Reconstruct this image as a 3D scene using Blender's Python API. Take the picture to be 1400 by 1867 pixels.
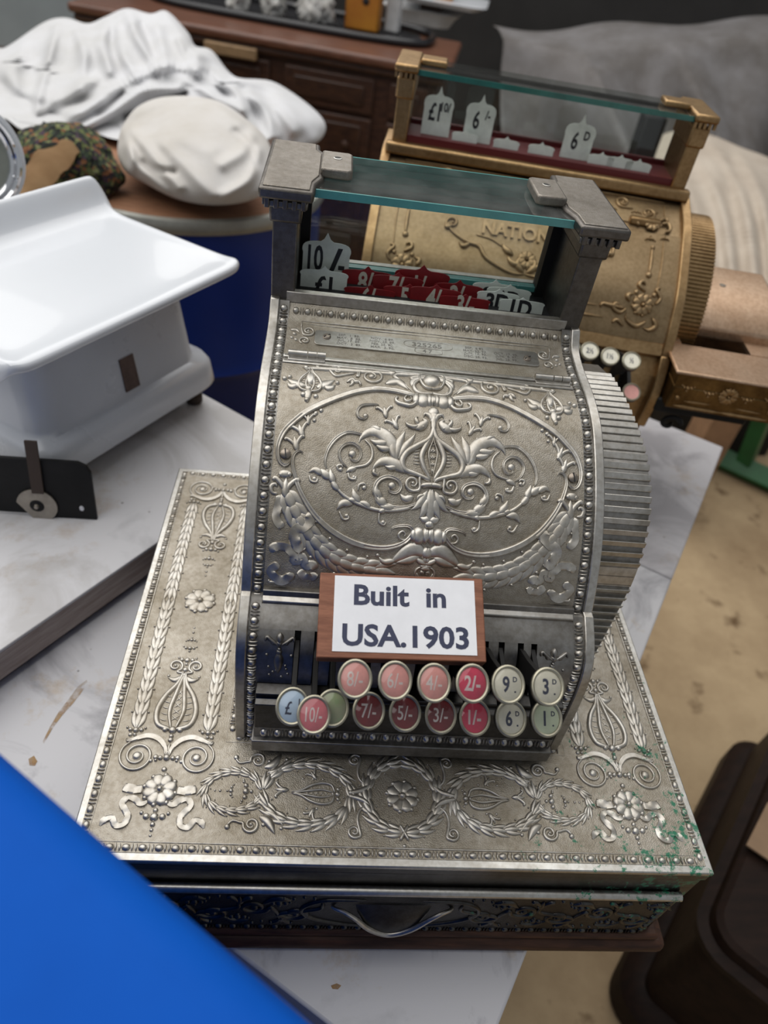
import bpy, bmesh, math, random
import numpy as np
from mathutils import Vector, Matrix, noise
random.seed(7)
for _o in list(bpy.data.objects): bpy.data.objects.remove(_o)
scene = bpy.context.scene
col = scene.collection
# ------------------------------------------------------------------ camera
TAB = 0.75            # height of the marble table top above the floor
LID = TAB + 0.131     # height of the register's lid
OFFZ = np.array([0, 0, LID])
FPX = 1291.28
RC = np.array([[0.99156984, -0.02702288, 0.12672416],
               [0.07501847, -0.67769653, -0.73150505],
               [0.1056479, 0.734845, -0.66995622]])
CAM = np.array([-0.0803, -0.1826, 0.479]) + OFFZ
cd = bpy.data.cameras.new('camera'); cam = bpy.data.objects.new('camera', cd); col.objects.link(cam)
m4 = Matrix.Identity(4)
for i in range(3):
    m4[i][0] = RC[0][i]; m4[i][1] = -RC[1][i]; m4[i][2] = -RC[2][i]; m4[i][3] = CAM[i]
cam.matrix_world = m4
cd.sensor_fit = 'VERTICAL'; cd.sensor_height = 24.0; cd.lens = FPX / 1867 * 24.0
cd.clip_start = 0.01; cd.clip_end = 60
cd.dof.use_dof = True; cd.dof.focus_distance = 0.50; cd.dof.aperture_fstop = cd.lens / 1000 / 0.0043
scene.camera = cam
scene.view_settings.view_transform = 'Standard'; scene.view_settings.look = 'None'
scene.view_settings.gamma = 1.0; scene.view_settings.use_curve_mapping = False
scene.view_settings.exposure = 0.0
# ------------------------------------------------------------------ world and light
wd = bpy.data.worlds.new('overcast'); scene.world = wd; wd.use_nodes = True
bgn = wd.node_tree.nodes['Background']; bgn.inputs[0].default_value = (0.92, 0.96, 1.0, 1); bgn.inputs[1].default_value = 0.33
def area_light(name, loc, target, sx, sy, power, colr):
    l = bpy.data.lights.new(name, 'AREA'); l.shape = 'RECTANGLE'; l.size = sx; l.size_y = sy; l.energy = power; l.color = colr
    o = bpy.data.objects.new(name, l); col.objects.link(o); o.location = loc
    o.rotation_euler = (Vector(target) - Vector(loc)).to_track_quat('-Z', 'Y').to_euler()
    return o
area_light('roof_light', (-0.9, 1.5, 3.4), (0, 0.6, 0.8), 5.6, 4.6, 175, (1.0, 0.98, 0.95))
# ------------------------------------------------------------------ pixel rays
def rayd(u, v):
    d = np.array([(u - 700) / FPX, (v - 933.5) / FPX, 1.0]) @ RC
    return d
def plane(u, v, ax, val):
    d = rayd(u, v); t = (val - CAM[ax]) / d[ax]; return CAM + t * d
def atdep(u, v, dep): return CAM + dep * rayd(u, v)
def reg(u, v, ax, val):      # the same in the register's own frame (lid top = 0)
    return plane(u, v, ax, val + OFFZ[ax]) - OFFZ
def crop(c, pts): return [(c[0] + x / c[2], c[1] + y / c[2]) for x, y in pts]
# ------------------------------------------------------------------ materials
MT = {}
def node(nt, kind, **kw):
    n = nt.nodes.new(kind)
    for k, v in kw.items():
        if k.startswith('i_'):
            key = k[2:]
            n.inputs[int(key) if key.isdigit() else key.replace('_', ' ')].default_value = v
        else: setattr(n, k, v)
    return n
def newmat(name):
    m = bpy.data.materials.new(name); m.use_nodes = True
    nt = m.node_tree; b = nt.nodes['Principled BSDF']; MT[name] = m
    return m, nt, b
def c4(c): return (c[0], c[1], c[2], 1)
def ramp(nt, stops, interp='LINEAR'):
    r = nt.nodes.new('ShaderNodeValToRGB'); r.color_ramp.interpolation = interp
    e = r.color_ramp.elements
    while len(e) < len(stops): e.new(0.5)
    for k, (p, c) in zip(e, stops): k.position = p; k.color = c4(c) if len(c) == 3 else c
    return r
def simple(name, base, rough=0.5, metal=0.0, var=0.0, vscale=20, bump=0.0, bscale=200, bdist=0.0005, second=None, spec=0.5, coat=0.0, btype='noise', aniso=None):
    m, nt, b = newmat(name)
    b.inputs['Roughness'].default_value = rough; b.inputs['Metallic'].default_value = metal
    b.inputs['Base Color'].default_value = c4(base); b.inputs['Specular IOR Level'].default_value = spec
    b.inputs['Coat Weight'].default_value = coat
    tc = node(nt, 'ShaderNodeTexCoord'); src = tc.outputs['Object']
    if aniso:
        mp = node(nt, 'ShaderNodeMapping'); mp.inputs['Scale'].default_value = aniso; nt.links.new(src, mp.inputs[0]); src = mp.outputs[0]
    if var > 0 or second:
        n = node(nt, 'ShaderNodeTexNoise', i_Scale=vscale, i_Detail=6.0, i_Roughness=0.65); nt.links.new(src, n.inputs[0])
        lo = second if second else tuple(x * (1 - var) for x in base)
        r = ramp(nt, [(0.36, lo), (0.64, base)]); nt.links.new(n.outputs[0], r.inputs[0]); nt.links.new(r.outputs[0], b.inputs['Base Color'])
        r2 = node(nt, 'ShaderNodeMapRange'); r2.inputs[3].default_value = min(1, rough + 0.12); r2.inputs[4].default_value = rough
        nt.links.new(n.outputs[0], r2.inputs[0]); nt.links.new(r2.outputs[0], b.inputs['Roughness'])
    if bump > 0:
        if btype == 'noise': t = node(nt, 'ShaderNodeTexNoise', i_Scale=bscale, i_Detail=3.0)
        else: t = node(nt, 'ShaderNodeTexVoronoi', i_Scale=bscale); t.feature = 'F1'
        nt.links.new(src, t.inputs[0])
        bp = node(nt, 'ShaderNodeBump', i_Strength=bump, i_Distance=bdist); nt.links.new(t.outputs[0], bp.inputs['Height']); nt.links.new(bp.outputs[0], b.inputs['Normal'])
    return m
def metalmat(name, base, dull, rough, stip=0.0, stipscale=900, green=False, vscale=22):
    """cast metal: tarnish patches, optional stippled ground, optional verdigris at the worn front corner"""
    m, nt, b = newmat(name); b.inputs['Metallic'].default_value = 1.0
    tc = node(nt, 'ShaderNodeTexCoord')
    n = node(nt, 'ShaderNodeTexNoise', i_Scale=vscale, i_Detail=7.0, i_Roughness=0.7); nt.links.new(tc.outputs['Object'], n.inputs[0])
    r = ramp(nt, [(0.33, dull), (0.62, base)]); nt.links.new(n.outputs[0], r.inputs[0])
    n2 = node(nt, 'ShaderNodeTexNoise', i_Scale=260, i_Detail=3.0); nt.links.new(tc.outputs['Object'], n2.inputs[0])
    mx = node(nt, 'ShaderNodeMix', data_type='RGBA', blend_type='MULTIPLY'); mx.inputs[0].default_value = 0.35
    r3 = ramp(nt, [(0.35, (0.55, 0.5, 0.42)), (0.6, (1, 1, 1))]); nt.links.new(n2.outputs[0], r3.inputs[0])
    nt.links.new(r.outputs[0], mx.inputs[6]); nt.links.new(r3.outputs[0], mx.inputs[7])
    colout = mx.outputs[2]
    rr = node(nt, 'ShaderNodeMapRange'); rr.inputs[3].default_value = rough + 0.14; rr.inputs[4].default_value = rough - 0.04
    nt.links.new(n.outputs[0], rr.inputs[0]); nt.links.new(rr.outputs[0], b.inputs['Roughness'])
    if green:
        g = node(nt, 'ShaderNodeTexNoise', i_Scale=95, i_Detail=6.0, i_Roughness=0.75); nt.links.new(tc.outputs['Object'], g.inputs[0])
        gd = node(nt, 'ShaderNodeVectorMath', operation='DISTANCE'); gd.inputs[1].default_value = (0.225, -0.005, 0.125)
        nt.links.new(tc.outputs['Object'], gd.inputs[0])
        mr = node(nt, 'ShaderNodeMapRange'); mr.inputs[1].default_value = 0.0; mr.inputs[2].default_value = 0.26; mr.inputs[3].default_value = 0.13; mr.inputs[4].default_value = -0.16
        nt.links.new(gd.outputs['Value'], mr.inputs[0])
        ad = node(nt, 'ShaderNodeMath', operation='ADD'); nt.links.new(g.outputs[0], ad.inputs[0]); nt.links.new(mr.outputs[0], ad.inputs[1])
        gr = ramp(nt, [(0.60, (0, 0, 0)), (0.66, (1, 1, 1))]); nt.links.new(ad.outputs[0], gr.inputs[0])
        gm = node(nt, 'ShaderNodeMix', data_type='RGBA'); nt.links.new(gr.outputs[0], gm.inputs[0]); nt.links.new(colout, gm.inputs[6])
        gm.inputs[7].default_value = (0.02, 0.16, 0.085, 1); colout = gm.outputs[2]
        im = node(nt, 'ShaderNodeMath', operation='SUBTRACT'); im.inputs[0].default_value = 1; nt.links.new(gr.outputs[0], im.inputs[1])
        nt.links.new(im.outputs[0], b.inputs['Metallic'])
    nt.links.new(colout, b.inputs['Base Color'])
    if stip > 0:
        v = node(nt, 'ShaderNodeTexVoronoi', i_Scale=stipscale); v.feature = 'SMOOTH_F1'; nt.links.new(tc.outputs['Object'], v.inputs[0])
        bp = node(nt, 'ShaderNodeBump', i_Strength=stip, i_Distance=0.0004); bp.invert = True
        nt.links.new(v.outputs[0], bp.inputs['Height']); nt.links.new(bp.outputs[0], b.inputs['Normal'])
    return m
metalmat('nickel', (0.58, 0.56, 0.525), (0.38, 0.355, 0.315), 0.34)
metalmat('nickel_ground', (0.42, 0.385, 0.33), (0.285, 0.25, 0.195), 0.50, stip=0.5, stipscale=1500, green=True)
metalmat('nickel_relief', (0.58, 0.555, 0.51), (0.42, 0.385, 0.33), 0.40, green=True)
metalmat('nickel_rim', (0.56, 0.55, 0.52), (0.42, 0.40, 0.365), 0.32, green=True)
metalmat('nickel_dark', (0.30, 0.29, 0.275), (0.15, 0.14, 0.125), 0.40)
metalmat('nickel_cast', (0.29, 0.265, 0.235), (0.20, 0.18, 0.155), 0.45, stip=0.35, stipscale=1500)
metalmat('column_metal', (0.185, 0.17, 0.155), (0.11, 0.10, 0.09), 0.40, stip=0.2, stipscale=1500)
metalmat('nickel_dark_reflect', (0.10, 0.097, 0.094), (0.04, 0.038, 0.036), 0.30, green=True)  # near-black base colour stands in for the dark surroundings these faces reflect
metalmat('nickel_dark_reflect_ground', (0.075, 0.072, 0.070), (0.035, 0.032, 0.03), 0.42, stip=0.4)  # stippled copy, with the same dark reflection put into its base colour
metalmat('brass', (0.46, 0.305, 0.155), (0.30, 0.19, 0.09), 0.36)
metalmat('brass_ground', (0.345, 0.25, 0.145), (0.27, 0.19, 0.105), 0.46, stip=0.12)
metalmat('brass_dark', (0.24, 0.15, 0.06), (0.09, 0.05, 0.02), 0.34)
metalmat('copper_bright', (0.62, 0.44, 0.31), (0.48, 0.32, 0.21), 0.40)
simple('black', (0.008, 0.008, 0.009), 0.55)
simple('black_metal', (0.012, 0.0115, 0.011), 0.5, var=0.4, spec=0.25)
simple('steel_screw', (0.35, 0.30, 0.25), 0.35, 1.0, var=0.3)
simple('ink', (0.012, 0.012, 0.016), 0.5)
simple('ink_blue', (0.025, 0.03, 0.07), 0.6)
simple('paper', (0.78, 0.78, 0.80), 0.75, var=0.06, vscale=60)
simple('tab_white', (0.70, 0.75, 0.69), 0.45, var=0.18, vscale=60)
simple('tab_red', (0.24, 0.008, 0.012), 0.4, var=0.3, vscale=60)
simple('tab_ivory', (0.55, 0.52, 0.44), 0.5)
simple('sign_wood', (0.27, 0.105, 0.055), 0.6, second=(0.17, 0.06, 0.03), vscale=9, aniso=(4, 30, 30), bump=0.2, bscale=60)
simple('dark_wood', (0.075, 0.03, 0.015), 0.5, spec=0.3, second=(0.028, 0.011, 0.006), vscale=9, aniso=(3, 22, 22), bump=0.2, bscale=40)
def glassmat(name, tint, amount=0.10):
    m, nt, b = newmat(name); nt.nodes.remove(b); out = nt.nodes['Material Output']
    tr = node(nt, 'ShaderNodeBsdfTransparent'); tr.inputs[0].default_value = c4(tint)
    gl = node(nt, 'ShaderNodeBsdfGlossy'); gl.inputs['Roughness'].default_value = 0.02
    fr = node(nt, 'ShaderNodeFresnel'); fr.inputs[0].default_value = 1.5
    mx = node(nt, 'ShaderNodeMixShader'); nt.links.new(fr.outputs[0], mx.inputs[0]); nt.links.new(tr.outputs[0], mx.inputs[1]); nt.links.new(gl.outputs[0], mx.inputs[2])
    df = node(nt, 'ShaderNodeBsdfDiffuse'); df.inputs[0].default_value = (0.55, 0.56, 0.54, 1)
    n = node(nt, 'ShaderNodeTexNoise', i_Scale=30.0, i_Detail=5.0); tc = node(nt, 'ShaderNodeTexCoord'); nt.links.new(tc.outputs['Object'], n.inputs[0])
    mr = node(nt, 'ShaderNodeMapRange'); mr.inputs[1].default_value = 0.4; mr.inputs[2].default_value = 0.75; mr.inputs[3].default_value = amount * 0.35; mr.inputs[4].default_value = amount * 1.6
    nt.links.new(n.outputs[0], mr.inputs[0])
    m2 = node(nt, 'ShaderNodeMixShader'); nt.links.new(mr.outputs[0], m2.inputs[0]); nt.links.new(mx.outputs[0], m2.inputs[1]); nt.links.new(df.outputs[0], m2.inputs[2])
    nt.links.new(m2.outputs[0], out.inputs[0]); return m
glassmat('glass', (0.95, 0.98, 0.965), 0.012); glassmat('glass_dusty', (0.95, 0.975, 0.965), 0.07)
simple('glass_edge', (0.10, 0.36, 0.34), 0.2, spec=0.8, var=0.25, vscale=30)
simple('glass_edge_dark', (0.03, 0.16, 0.13), 0.15, spec=0.8, var=0.35, vscale=25)
# ------------------------------------------------------------------ scene objects
OFFS = {}
def thing(name, label, cat, loc, group=None, off=None, rotz=0.0, kind=None):
    o = bpy.data.objects.new(name, None); col.objects.link(o); o.location = loc; o.rotation_euler = (0, 0, rotz)
    o.empty_display_size = 0.05
    o['label'] = label
    if kind: o['kind'] = kind
    else: o['category'] = cat
    if group: o['group'] = group
    OFFS[o.name] = np.array(off if off is not None else [-loc[0], -loc[1], -loc[2]], float)
    return o
def rootof(o):
    while o.parent: o = o.parent
    return o
def tag(o, label=None, cat=None, group=None, kind=None):
    if label: o['label'] = label
    if cat: o['category'] = cat
    if group: o['group'] = group
    if kind: o['kind'] = kind
    return o
def mk(name, V, F, mat, parent=None, smooth=35, bevel=0, bseg=2, sub=0, origin=None):
    V = np.asarray(V, float).reshape(-1, 3)
    loc = None
    if parent is not None: V = V + OFFS[rootof(parent).name]
    else:
        if origin is None: origin = np.array([(V[:, 0].min() + V[:, 0].max()) / 2, (V[:, 1].min() + V[:, 1].max()) / 2, V[:, 2].min()])
        V = V - np.asarray(origin); loc = origin
    me = bpy.data.meshes.new(name); me.from_pydata(V.tolist(), [], [list(f) for f in F])
    me.validate()
    bm = bmesh.new(); bm.from_mesh(me); bmesh.ops.recalc_face_normals(bm, faces=bm.faces); bm.to_mesh(me); bm.free()
    if smooth:
        me.shade_smooth()
        me.set_sharp_from_angle(angle=math.radians(smooth))
    me.materials.append(MT[mat] if isinstance(mat, str) else mat)
    o = bpy.data.objects.new(name, me); col.objects.link(o)
    if loc is not None: o.location = loc
    if parent is not None: o.parent = parent
    if bevel:
        b = o.modifiers.new('bevel', 'BEVEL'); b.width = bevel; b.segments = bseg; b.limit_method = 'ANGLE'; b.angle_limit = math.radians(40)
    if sub:
        s = o.modifiers.new('sub', 'SUBSURF'); s.levels = sub; s.render_levels = sub
    return o
class G:
    def __init__(s): s.v = []; s.f = []
    def add(s, V, F):
        b = len(s.v); s.v.extend([tuple(map(float, p)) for p in V]); s.f.extend([tuple(i + b for i in f) for f in F]); return s
    def box(s, x0, x1, y0, y1, z0, z1):
        V = [(x, y, z) for x in (x0, x1) for y in (y0, y1) for z in (z0, z1)]
        return s.add(V, [(0, 1, 3, 2), (4, 6, 7, 5), (0, 4, 5, 1), (2, 3, 7, 6), (0, 2, 6, 4), (1, 5, 7, 3)])
    def prism(s, poly, d0, d1, fn):
        """polygon extruded: fn(a, b, d) -> xyz"""
        n = len(poly)
        V = [fn(a, b, d0) for a, b in poly] + [fn(a, b, d1) for a, b in poly]
        F = [tuple(range(n))[::-1], tuple(range(n, 2 * n))] + [(i, (i + 1) % n, n + (i + 1) % n, n + i) for i in range(n)]
        return s.add(V, F)
    def tube(s, pts, r, k=10, cap=True):
        P = np.asarray(pts, float); n = len(P); rr = np.full(n, r) if np.isscalar(r) else np.asarray(r, float)
        T = np.gradient(P, axis=0); T /= np.linalg.norm(T, axis=1)[:, None] + 1e-12
        up = np.array([0, 0, 1.0]) if abs(T[0][2]) < 0.9 else np.array([1.0, 0, 0])
        V = []; A = np.cross(T[0], up)
        for i in range(n):
            A = A - T[i] * (A @ T[i]); A /= np.linalg.norm(A) + 1e-12; B = np.cross(T[i], A)
            for j in range(k):
                a = 2 * math.pi * j / k; V.append(P[i] + rr[i] * (math.cos(a) * A + math.sin(a) * B))
        F = [(i * k + j, i * k + (j + 1) % k, (i + 1) * k + (j + 1) % k, (i + 1) * k + j) for i in range(n - 1) for j in range(k)]
        if cap: F += [tuple(range(k))[::-1], tuple((n - 1) * k + j for j in range(k))]
        return s.add(V, F)
    def lathe(s, prof, c, ax=(0, 0, 1), k=24, su=1.0, sv=1.0, xdir=None, cap=True):
        """profile (r, h) turned about an axis through c"""
        ax = np.asarray(ax, float); ax /= np.linalg.norm(ax)
        xd = np.asarray(xdir, float) if xdir is not None else (np.array([1.0, 0, 0]) if abs(ax[0]) < 0.9 else np.array([0, 1.0, 0]))
        A = xd - ax * (xd @ ax); A /= np.linalg.norm(A); B = np.cross(ax, A); c = np.asarray(c, float)
        V = []; n = len(prof)
        for r, h in prof:
            for j in range(k):
                a = 2 * math.pi * j / k; V.append(c + ax * h + A * (r * su * math.cos(a)) + B * (r * sv * math.sin(a)))
        F = [(i * k + j, i * k + (j + 1) % k, (i + 1) * k + (j + 1) % k, (i + 1) * k + j) for i in range(n - 1) for j in range(k)]
        if cap and prof[0][0] > 1e-6: F.append(tuple(range(k))[::-1])
        if cap and prof[-1][0] > 1e-6: F.append(tuple((n - 1) * k + j for j in range(k)))
        return s.add(V, F)
    def grid(s, P):
        """P: array rows x cols x 3"""
        P = np.asarray(P, float); a, b = P.shape[:2]
        return s.add(P.reshape(-1, 3), [(i * b + j, i * b + j + 1, (i + 1) * b + j + 1, (i + 1) * b + j) for i in range(a - 1) for j in range(b - 1)])
    def build(s, name, mat, parent=None, **kw): return mk(name, s.v, s.f, mat, parent, **kw)
def catmull(pts, n, closed=False):
    P = np.asarray(pts, float)
    if len(P) == 2: 
        t = np.linspace(0, 1, n)[:, None]; return P[0] * (1 - t) + P[1] * t
    if closed: Q = np.vstack([P[-1], P, P[0], P[1]]); segs = len(P)
    else: Q = np.vstack([2 * P[0] - P[1], P, 2 * P[-1] - P[-2]]); segs = len(P) - 1
    out = []; k = 10
    for i in range(segs):
        p0, p1, p2, p3 = Q[i:i + 4]
        for t in np.linspace(0, 1, k, endpoint=False):
            out.append(0.5 * (2 * p1 + (p2 - p0) * t + (2 * p0 - 5 * p1 + 4 * p2 - p3) * t * t + (3 * p1 - p0 - 3 * p2 + p3) * t ** 3))
    out.append(Q[-2] if not closed else Q[1]); out = np.array(out)
    d = np.concatenate([[0], np.cumsum(np.linalg.norm(np.diff(out, axis=0), axis=1))])
    s = np.linspace(0, d[-1], n)
    return np.stack([np.interp(s, d, out[:, k2]) for k2 in range(out.shape[1])], axis=1)
# ------------------------------------------------------------------ relief ornaments laid on a surface
class Surf:
    """profile in the y-z plane swept along x: (u = x, v = arc length)"""
    def __init__(s, prof, off=0.0):
        P = catmull(prof, 160); T = np.gradient(P, axis=0); T /= np.linalg.norm(T, axis=1)[:, None]
        N = np.stack([T[:, 1], -T[:, 0]], axis=1)
        if N[0][1] < 0: N = -N
        s.P = P + N * off; s.N = N
        s.L = np.concatenate([[0], np.cumsum(np.linalg.norm(np.diff(s.P, axis=0), axis=1))])
    def __call__(s, u, v):
        y = np.interp(v, s.L, s.P[:, 0]); z = np.interp(v, s.L, s.P[:, 1]); ny = np.interp(v, s.L, s.N[:, 0]); nz = np.interp(v, s.L, s.N[:, 1])
        return np.stack([u, y, z], 1), np.stack([np.zeros_like(u), ny, nz], 1)
    def px(s, u, v):
        d = rayd(u, v); c = CAM - OFFZ; best = None
        for i in range(len(s.P) - 1):
            a, b = s.P[i], s.P[i + 1]; e = b - a; n = np.array([-e[1], e[0]]); den = n @ d[1:]
            if abs(den) < 1e-12: continue
            t = (n @ (a - c[1:])) / den; X = c + t * d; q = (X[1:] - a) @ e / (e @ e)
            if -1e-3 <= q <= 1.001 and t > 0 and (best is None or t < best[0]): best = (t, X[0], s.L[i] + q * (s.L[i + 1] - s.L[i]))
        if best is None: return np.array([0.0, 0.0])
        return np.array(best[1:])
class Flat:
    def __init__(s, o, eu, ev): s.o = np.asarray(o, float); s.eu = np.asarray(eu, float); s.ev = np.asarray(ev, float); s.n = np.cross(s.eu, s.ev)
    def __call__(s, u, v):
        P = s.o + np.outer(u, s.eu) + np.outer(v, s.ev); return P, np.tile(s.n, (len(P), 1))
ID = (lambda p: p, False)
def MU(a=0.0): return (lambda p: np.stack([2 * a - p[:, 0], p[:, 1]], 1), True)
def MV(b): return (lambda p: np.stack([p[:, 0], 2 * b - p[:, 1]], 1), True)
def both(f, g): return (lambda p: g[0](f[0](p)), f[1] != g[1])
SX = np.array([-1, -0.86, -0.5, 0, 0.5, 0.86, 1.0])
class Orn:
    def __init__(s, S, mirrors=(ID,), hs=1.0): s.S = S; s.m = list(mirrors); s.gs = [G() for _ in s.m]; s.hs = hs
    def put(s, uv, h, F, solo=False):
        uv = np.asarray(uv, float)
        for (fn, flip), gg in list(zip(s.m, s.gs))[:1 if solo else None]:
            q = fn(uv); P, N = s.S(q[:, 0], q[:, 1]); V = P + N * (np.asarray(h) * s.hs)[:, None]
            gg.add(V, [f[::-1] for f in F] if flip else F)
    def sweep(s, pts, w, h, kind='round', n=None, tip=(0.55, 0.55), solo=False):
        pts = np.asarray(pts, float)
        if n is None: n = max(8, min(40, 5 * len(pts)))
        c = catmull(pts, n); T = np.gradient(c, axis=0); T /= np.linalg.norm(T, axis=1)[:, None] + 1e-12; Nn = np.stack([-T[:, 1], T[:, 0]], 1)
        t = np.linspace(0, 1, n)
        if kind == 'leaf': sh = np.sin(np.pi * np.clip(t, 0.02, 0.985) ** 0.8) ** 0.75 * (1.08 - 0.25 * t)
        elif kind == 'ribbon': sh = np.clip(np.minimum(t, 1 - t) * 14 + 0.3, 0, 1)
        else:
            sh = np.where(t < 0.5, tip[0] + (1 - tip[0]) * np.sin(np.pi * t), tip[1] + (1 - tip[1]) * np.sin(np.pi * t))
            e = np.minimum(t, 1 - t) / 0.05; sh = sh * np.where(e < 1, np.sqrt(np.clip(1 - (1 - e) ** 2, 0.04, 1)), 1)
        ww = w * sh; a = np.abs(SX)
        if kind == 'leaf': pr = np.array([0, 0.52, 0.82, 1.0, 0.82, 0.52, 0])
        elif kind == 'double': pr = np.array([0, 0.85, 1.0, 0.72, 1.0, 0.85, 0])
        elif kind == 'ribbon': pr = np.array([0, 0.9, 1, 0.8, 1, 0.9, 0])
        else: pr = np.sqrt(np.clip(1 - SX ** 2, 0, 1))
        hh = h * np.clip(sh, 0, 1) ** 0.5
        if kind == 'ribbon': hh = h * (0.6 + 0.4 * np.sin(t * 16))
        uv = (c[:, None, :] + Nn[:, None, :] * (ww[:, None] * SX[None, :])[:, :, None]).reshape(-1, 2)
        H = (hh[:, None] * pr[None, :])
        if kind == 'ribbon': H = h * (0.62 + 0.38 * np.sin(t * 3.2 * n * 0.16)[:, None] * SX[None, :]) * np.clip(sh, 0, 1)[:, None]
        H[:, 0] = H[:, -1] = -0.0003; H = H.reshape(-1)
        k = len(SX); F = [(i * k + j, (i + 1) * k + j, (i + 1) * k + j + 1, i * k + j + 1) for i in range(n - 1) for j in range(k - 1)]
        s.put(uv, H, F, solo); return s
    def bead(s, c, r, h=None, rv=None, solo=False):
        rv = rv or r; h = h or r * 0.8; uv = [c]; H = [h]; k = 10
        for q in (0.45, 0.8, 1.0):
            for j in range(k):
                a = 2 * math.pi * j / k; uv.append((c[0] + r * q * math.cos(a), c[1] + rv * q * math.sin(a))); H.append(h * math.sqrt(max(0, 1 - q * q)) - (0.0003 if q == 1 else 0))
        F = [(0, 1 + j, 1 + (j + 1) % k) for j in range(k)] + [(1 + i * k + j, 1 + (i + 1) * k + j, 1 + (i + 1) * k + (j + 1) % k, 1 + i * k + (j + 1) % k) for i in range(2) for j in range(k)]
        s.put(uv, H, F, solo); return s
    def spiral(s, c, r, turns, a0, d, w, h, lead=None, r1=0.22, bead=True):
        n = int(10 * turns) + 2; pts = []
        for i in range(n):
            t = i / (n - 1); a = a0 + d * turns * 2 * math.pi * t; q = r * (1 - t) + r * r1 * t; pts.append((c[0] + q * math.cos(a), c[1] + q * math.sin(a)))
        if lead: pts = [tuple(p) for p in lead] + pts
        s.sweep(pts, w, h, n=min(60, 3 * len(pts)), tip=(0.7, 0.6))
        if bead: s.bead(c, r * 0.27, h * 1.25)
        return s
    def bell(s, c, a, sz, h):
        ca, sa = math.cos(a), math.sin(a)
        L = lambda x, y: (c[0] + sz * (x * ca - y * sa), c[1] + sz * (x * sa + y * ca))
        s.sweep([L(0, -1), L(0, 0), L(0, 0.9)], 0.42 * sz, h, 'leaf'); 
        for q in (-1, 1):
            s.sweep([L(0, -0.6), L(q * 0.35, 0.2), L(q * 0.95, 0.75), L(q * 1.1, 0.45)], 0.26 * sz, h * 0.9, tip=(0.5, 0.8))
        return s
    def trefoil(s, c, a, sz, h):
        ca, sa = math.cos(a), math.sin(a)
        L = lambda x, y: (c[0] + sz * (x * ca - y * sa), c[1] + sz * (x * sa + y * ca))
        s.bead(L(0, 0.1), 0.42 * sz, h); s.bead(L(-0.7, 0.15), 0.32 * sz, h * 0.8); s.bead(L(0.7, 0.15), 0.32 * sz, h * 0.8); s.bead(L(0, -0.55), 0.25 * sz, h * 0.7)
        s.bead(L(-1.15, 0.45), 0.2 * sz, h * 0.6); s.bead(L(1.15, 0.45), 0.2 * sz, h * 0.6); return s
    def rosette(s, c, r, h):
        for k in range(8):
            a = k * math.pi / 4 + 0.2
            s.sweep([(c[0] + 0.15 * r * math.cos(a), c[1] + 0.15 * r * math.sin(a)), (c[0] + 0.6 * r * math.cos(a + 0.15), c[1] + 0.6 * r * math.sin(a + 0.15)), (c[0] + r * math.cos(a), c[1] + r * math.sin(a))], 0.40 * r, h * 0.8, 'round', n=8, tip=(0.7, 0.9))
            b = a + math.pi / 8; s.bead((c[0] + 0.95 * r * math.cos(b), c[1] + 0.95 * r * math.sin(b)), 0.17 * r, h * 0.6)
        s.bead(c, 0.24 * r, h * 1.3); return s
    def garland(s, pts, w, h, step, ll=None):
        c = catmull(pts, 200); L = np.concatenate([[0], np.cumsum(np.linalg.norm(np.diff(c, axis=0), axis=1))]); ll = ll or step * 1.5
        x = 0.0; i = 0
        while x < L[-1] - step * 0.5:
            p = np.array([np.interp(x, L, c[:, 0]), np.interp(x, L, c[:, 1])]); q = np.array([np.interp(min(x + 1e-3, L[-1]), L, c[:, 0]), np.interp(min(x + 1e-3, L[-1]), L, c[:, 1])])
            t = (q - p); t /= np.linalg.norm(t) + 1e-12; nn = np.array([-t[1], t[0]])
            for sd in (-1, 1):
                s.sweep([p + nn * sd * w * 0.15, p + t * ll * 0.5 + nn * sd * w * 0.60, p + t * ll + nn * sd * w * 0.80], w * 0.42, h * 0.62, 'leaf', n=10)
            s.sweep([p, p + t * ll * 0.5, p + t * ll], w * 0.52, h * 0.85, 'leaf', n=10)
            if i % 2: 
                for sd in (-1, 1): s.bead(p + nn * sd * w * 1.05 + t * step * 0.3, w * 0.16, h * 0.6)
            x += step; i += 1
        return s
    def onion(s, c, a, W, H, h):
        """openwork onion-shaped vase, point along +y of its own frame"""
        ca, sa = math.cos(a), math.sin(a)
        L = lambda x, y: (c[0] + x * ca - y * sa, c[1] + x * sa + y * ca)
        for q in (-1, 1):
            s.sweep([L(q * 0.10 * W, -0.5 * H), L(q * 0.8 * W, -0.42 * H), L(q * 1.0 * W, -0.2 * H), L(q * 0.75 * W, 0.05 * H), L(q * 0.25 * W, 0.28 * H), L(q * 0.05 * W, 0.5 * H)], 0.16 * W, h, tip=(0.8, 0.5))
            s.sweep([L(q * 0.12 * W, -0.48 * H), L(q * 0.36 * W, -0.2 * H), L(q * 0.22 * W, 0.1 * H), L(0, 0.45 * H)], 0.13 * W, h * 0.85)
            for k in range(5):
                y = -0.36 * H + k * 0.1 * H; s.sweep([L(q * 0.4 * W, y), L(q * 0.78 * W, y + 0.03 * H)], 0.045 * W, h * 0.3, n=4)
        for k in range(5):
            y = -0.36 * H + k * 0.11 * H; e = 0.24 * W * (1 - k * 0.12)
            s.sweep([L(-e, y), L(e, y + 0.1 * H)], 0.04 * W, h * 0.3, n=4); s.sweep([L(e, y), L(-e, y + 0.1 * H)], 0.04 * W, h * 0.3, n=4)
        return s
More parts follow.
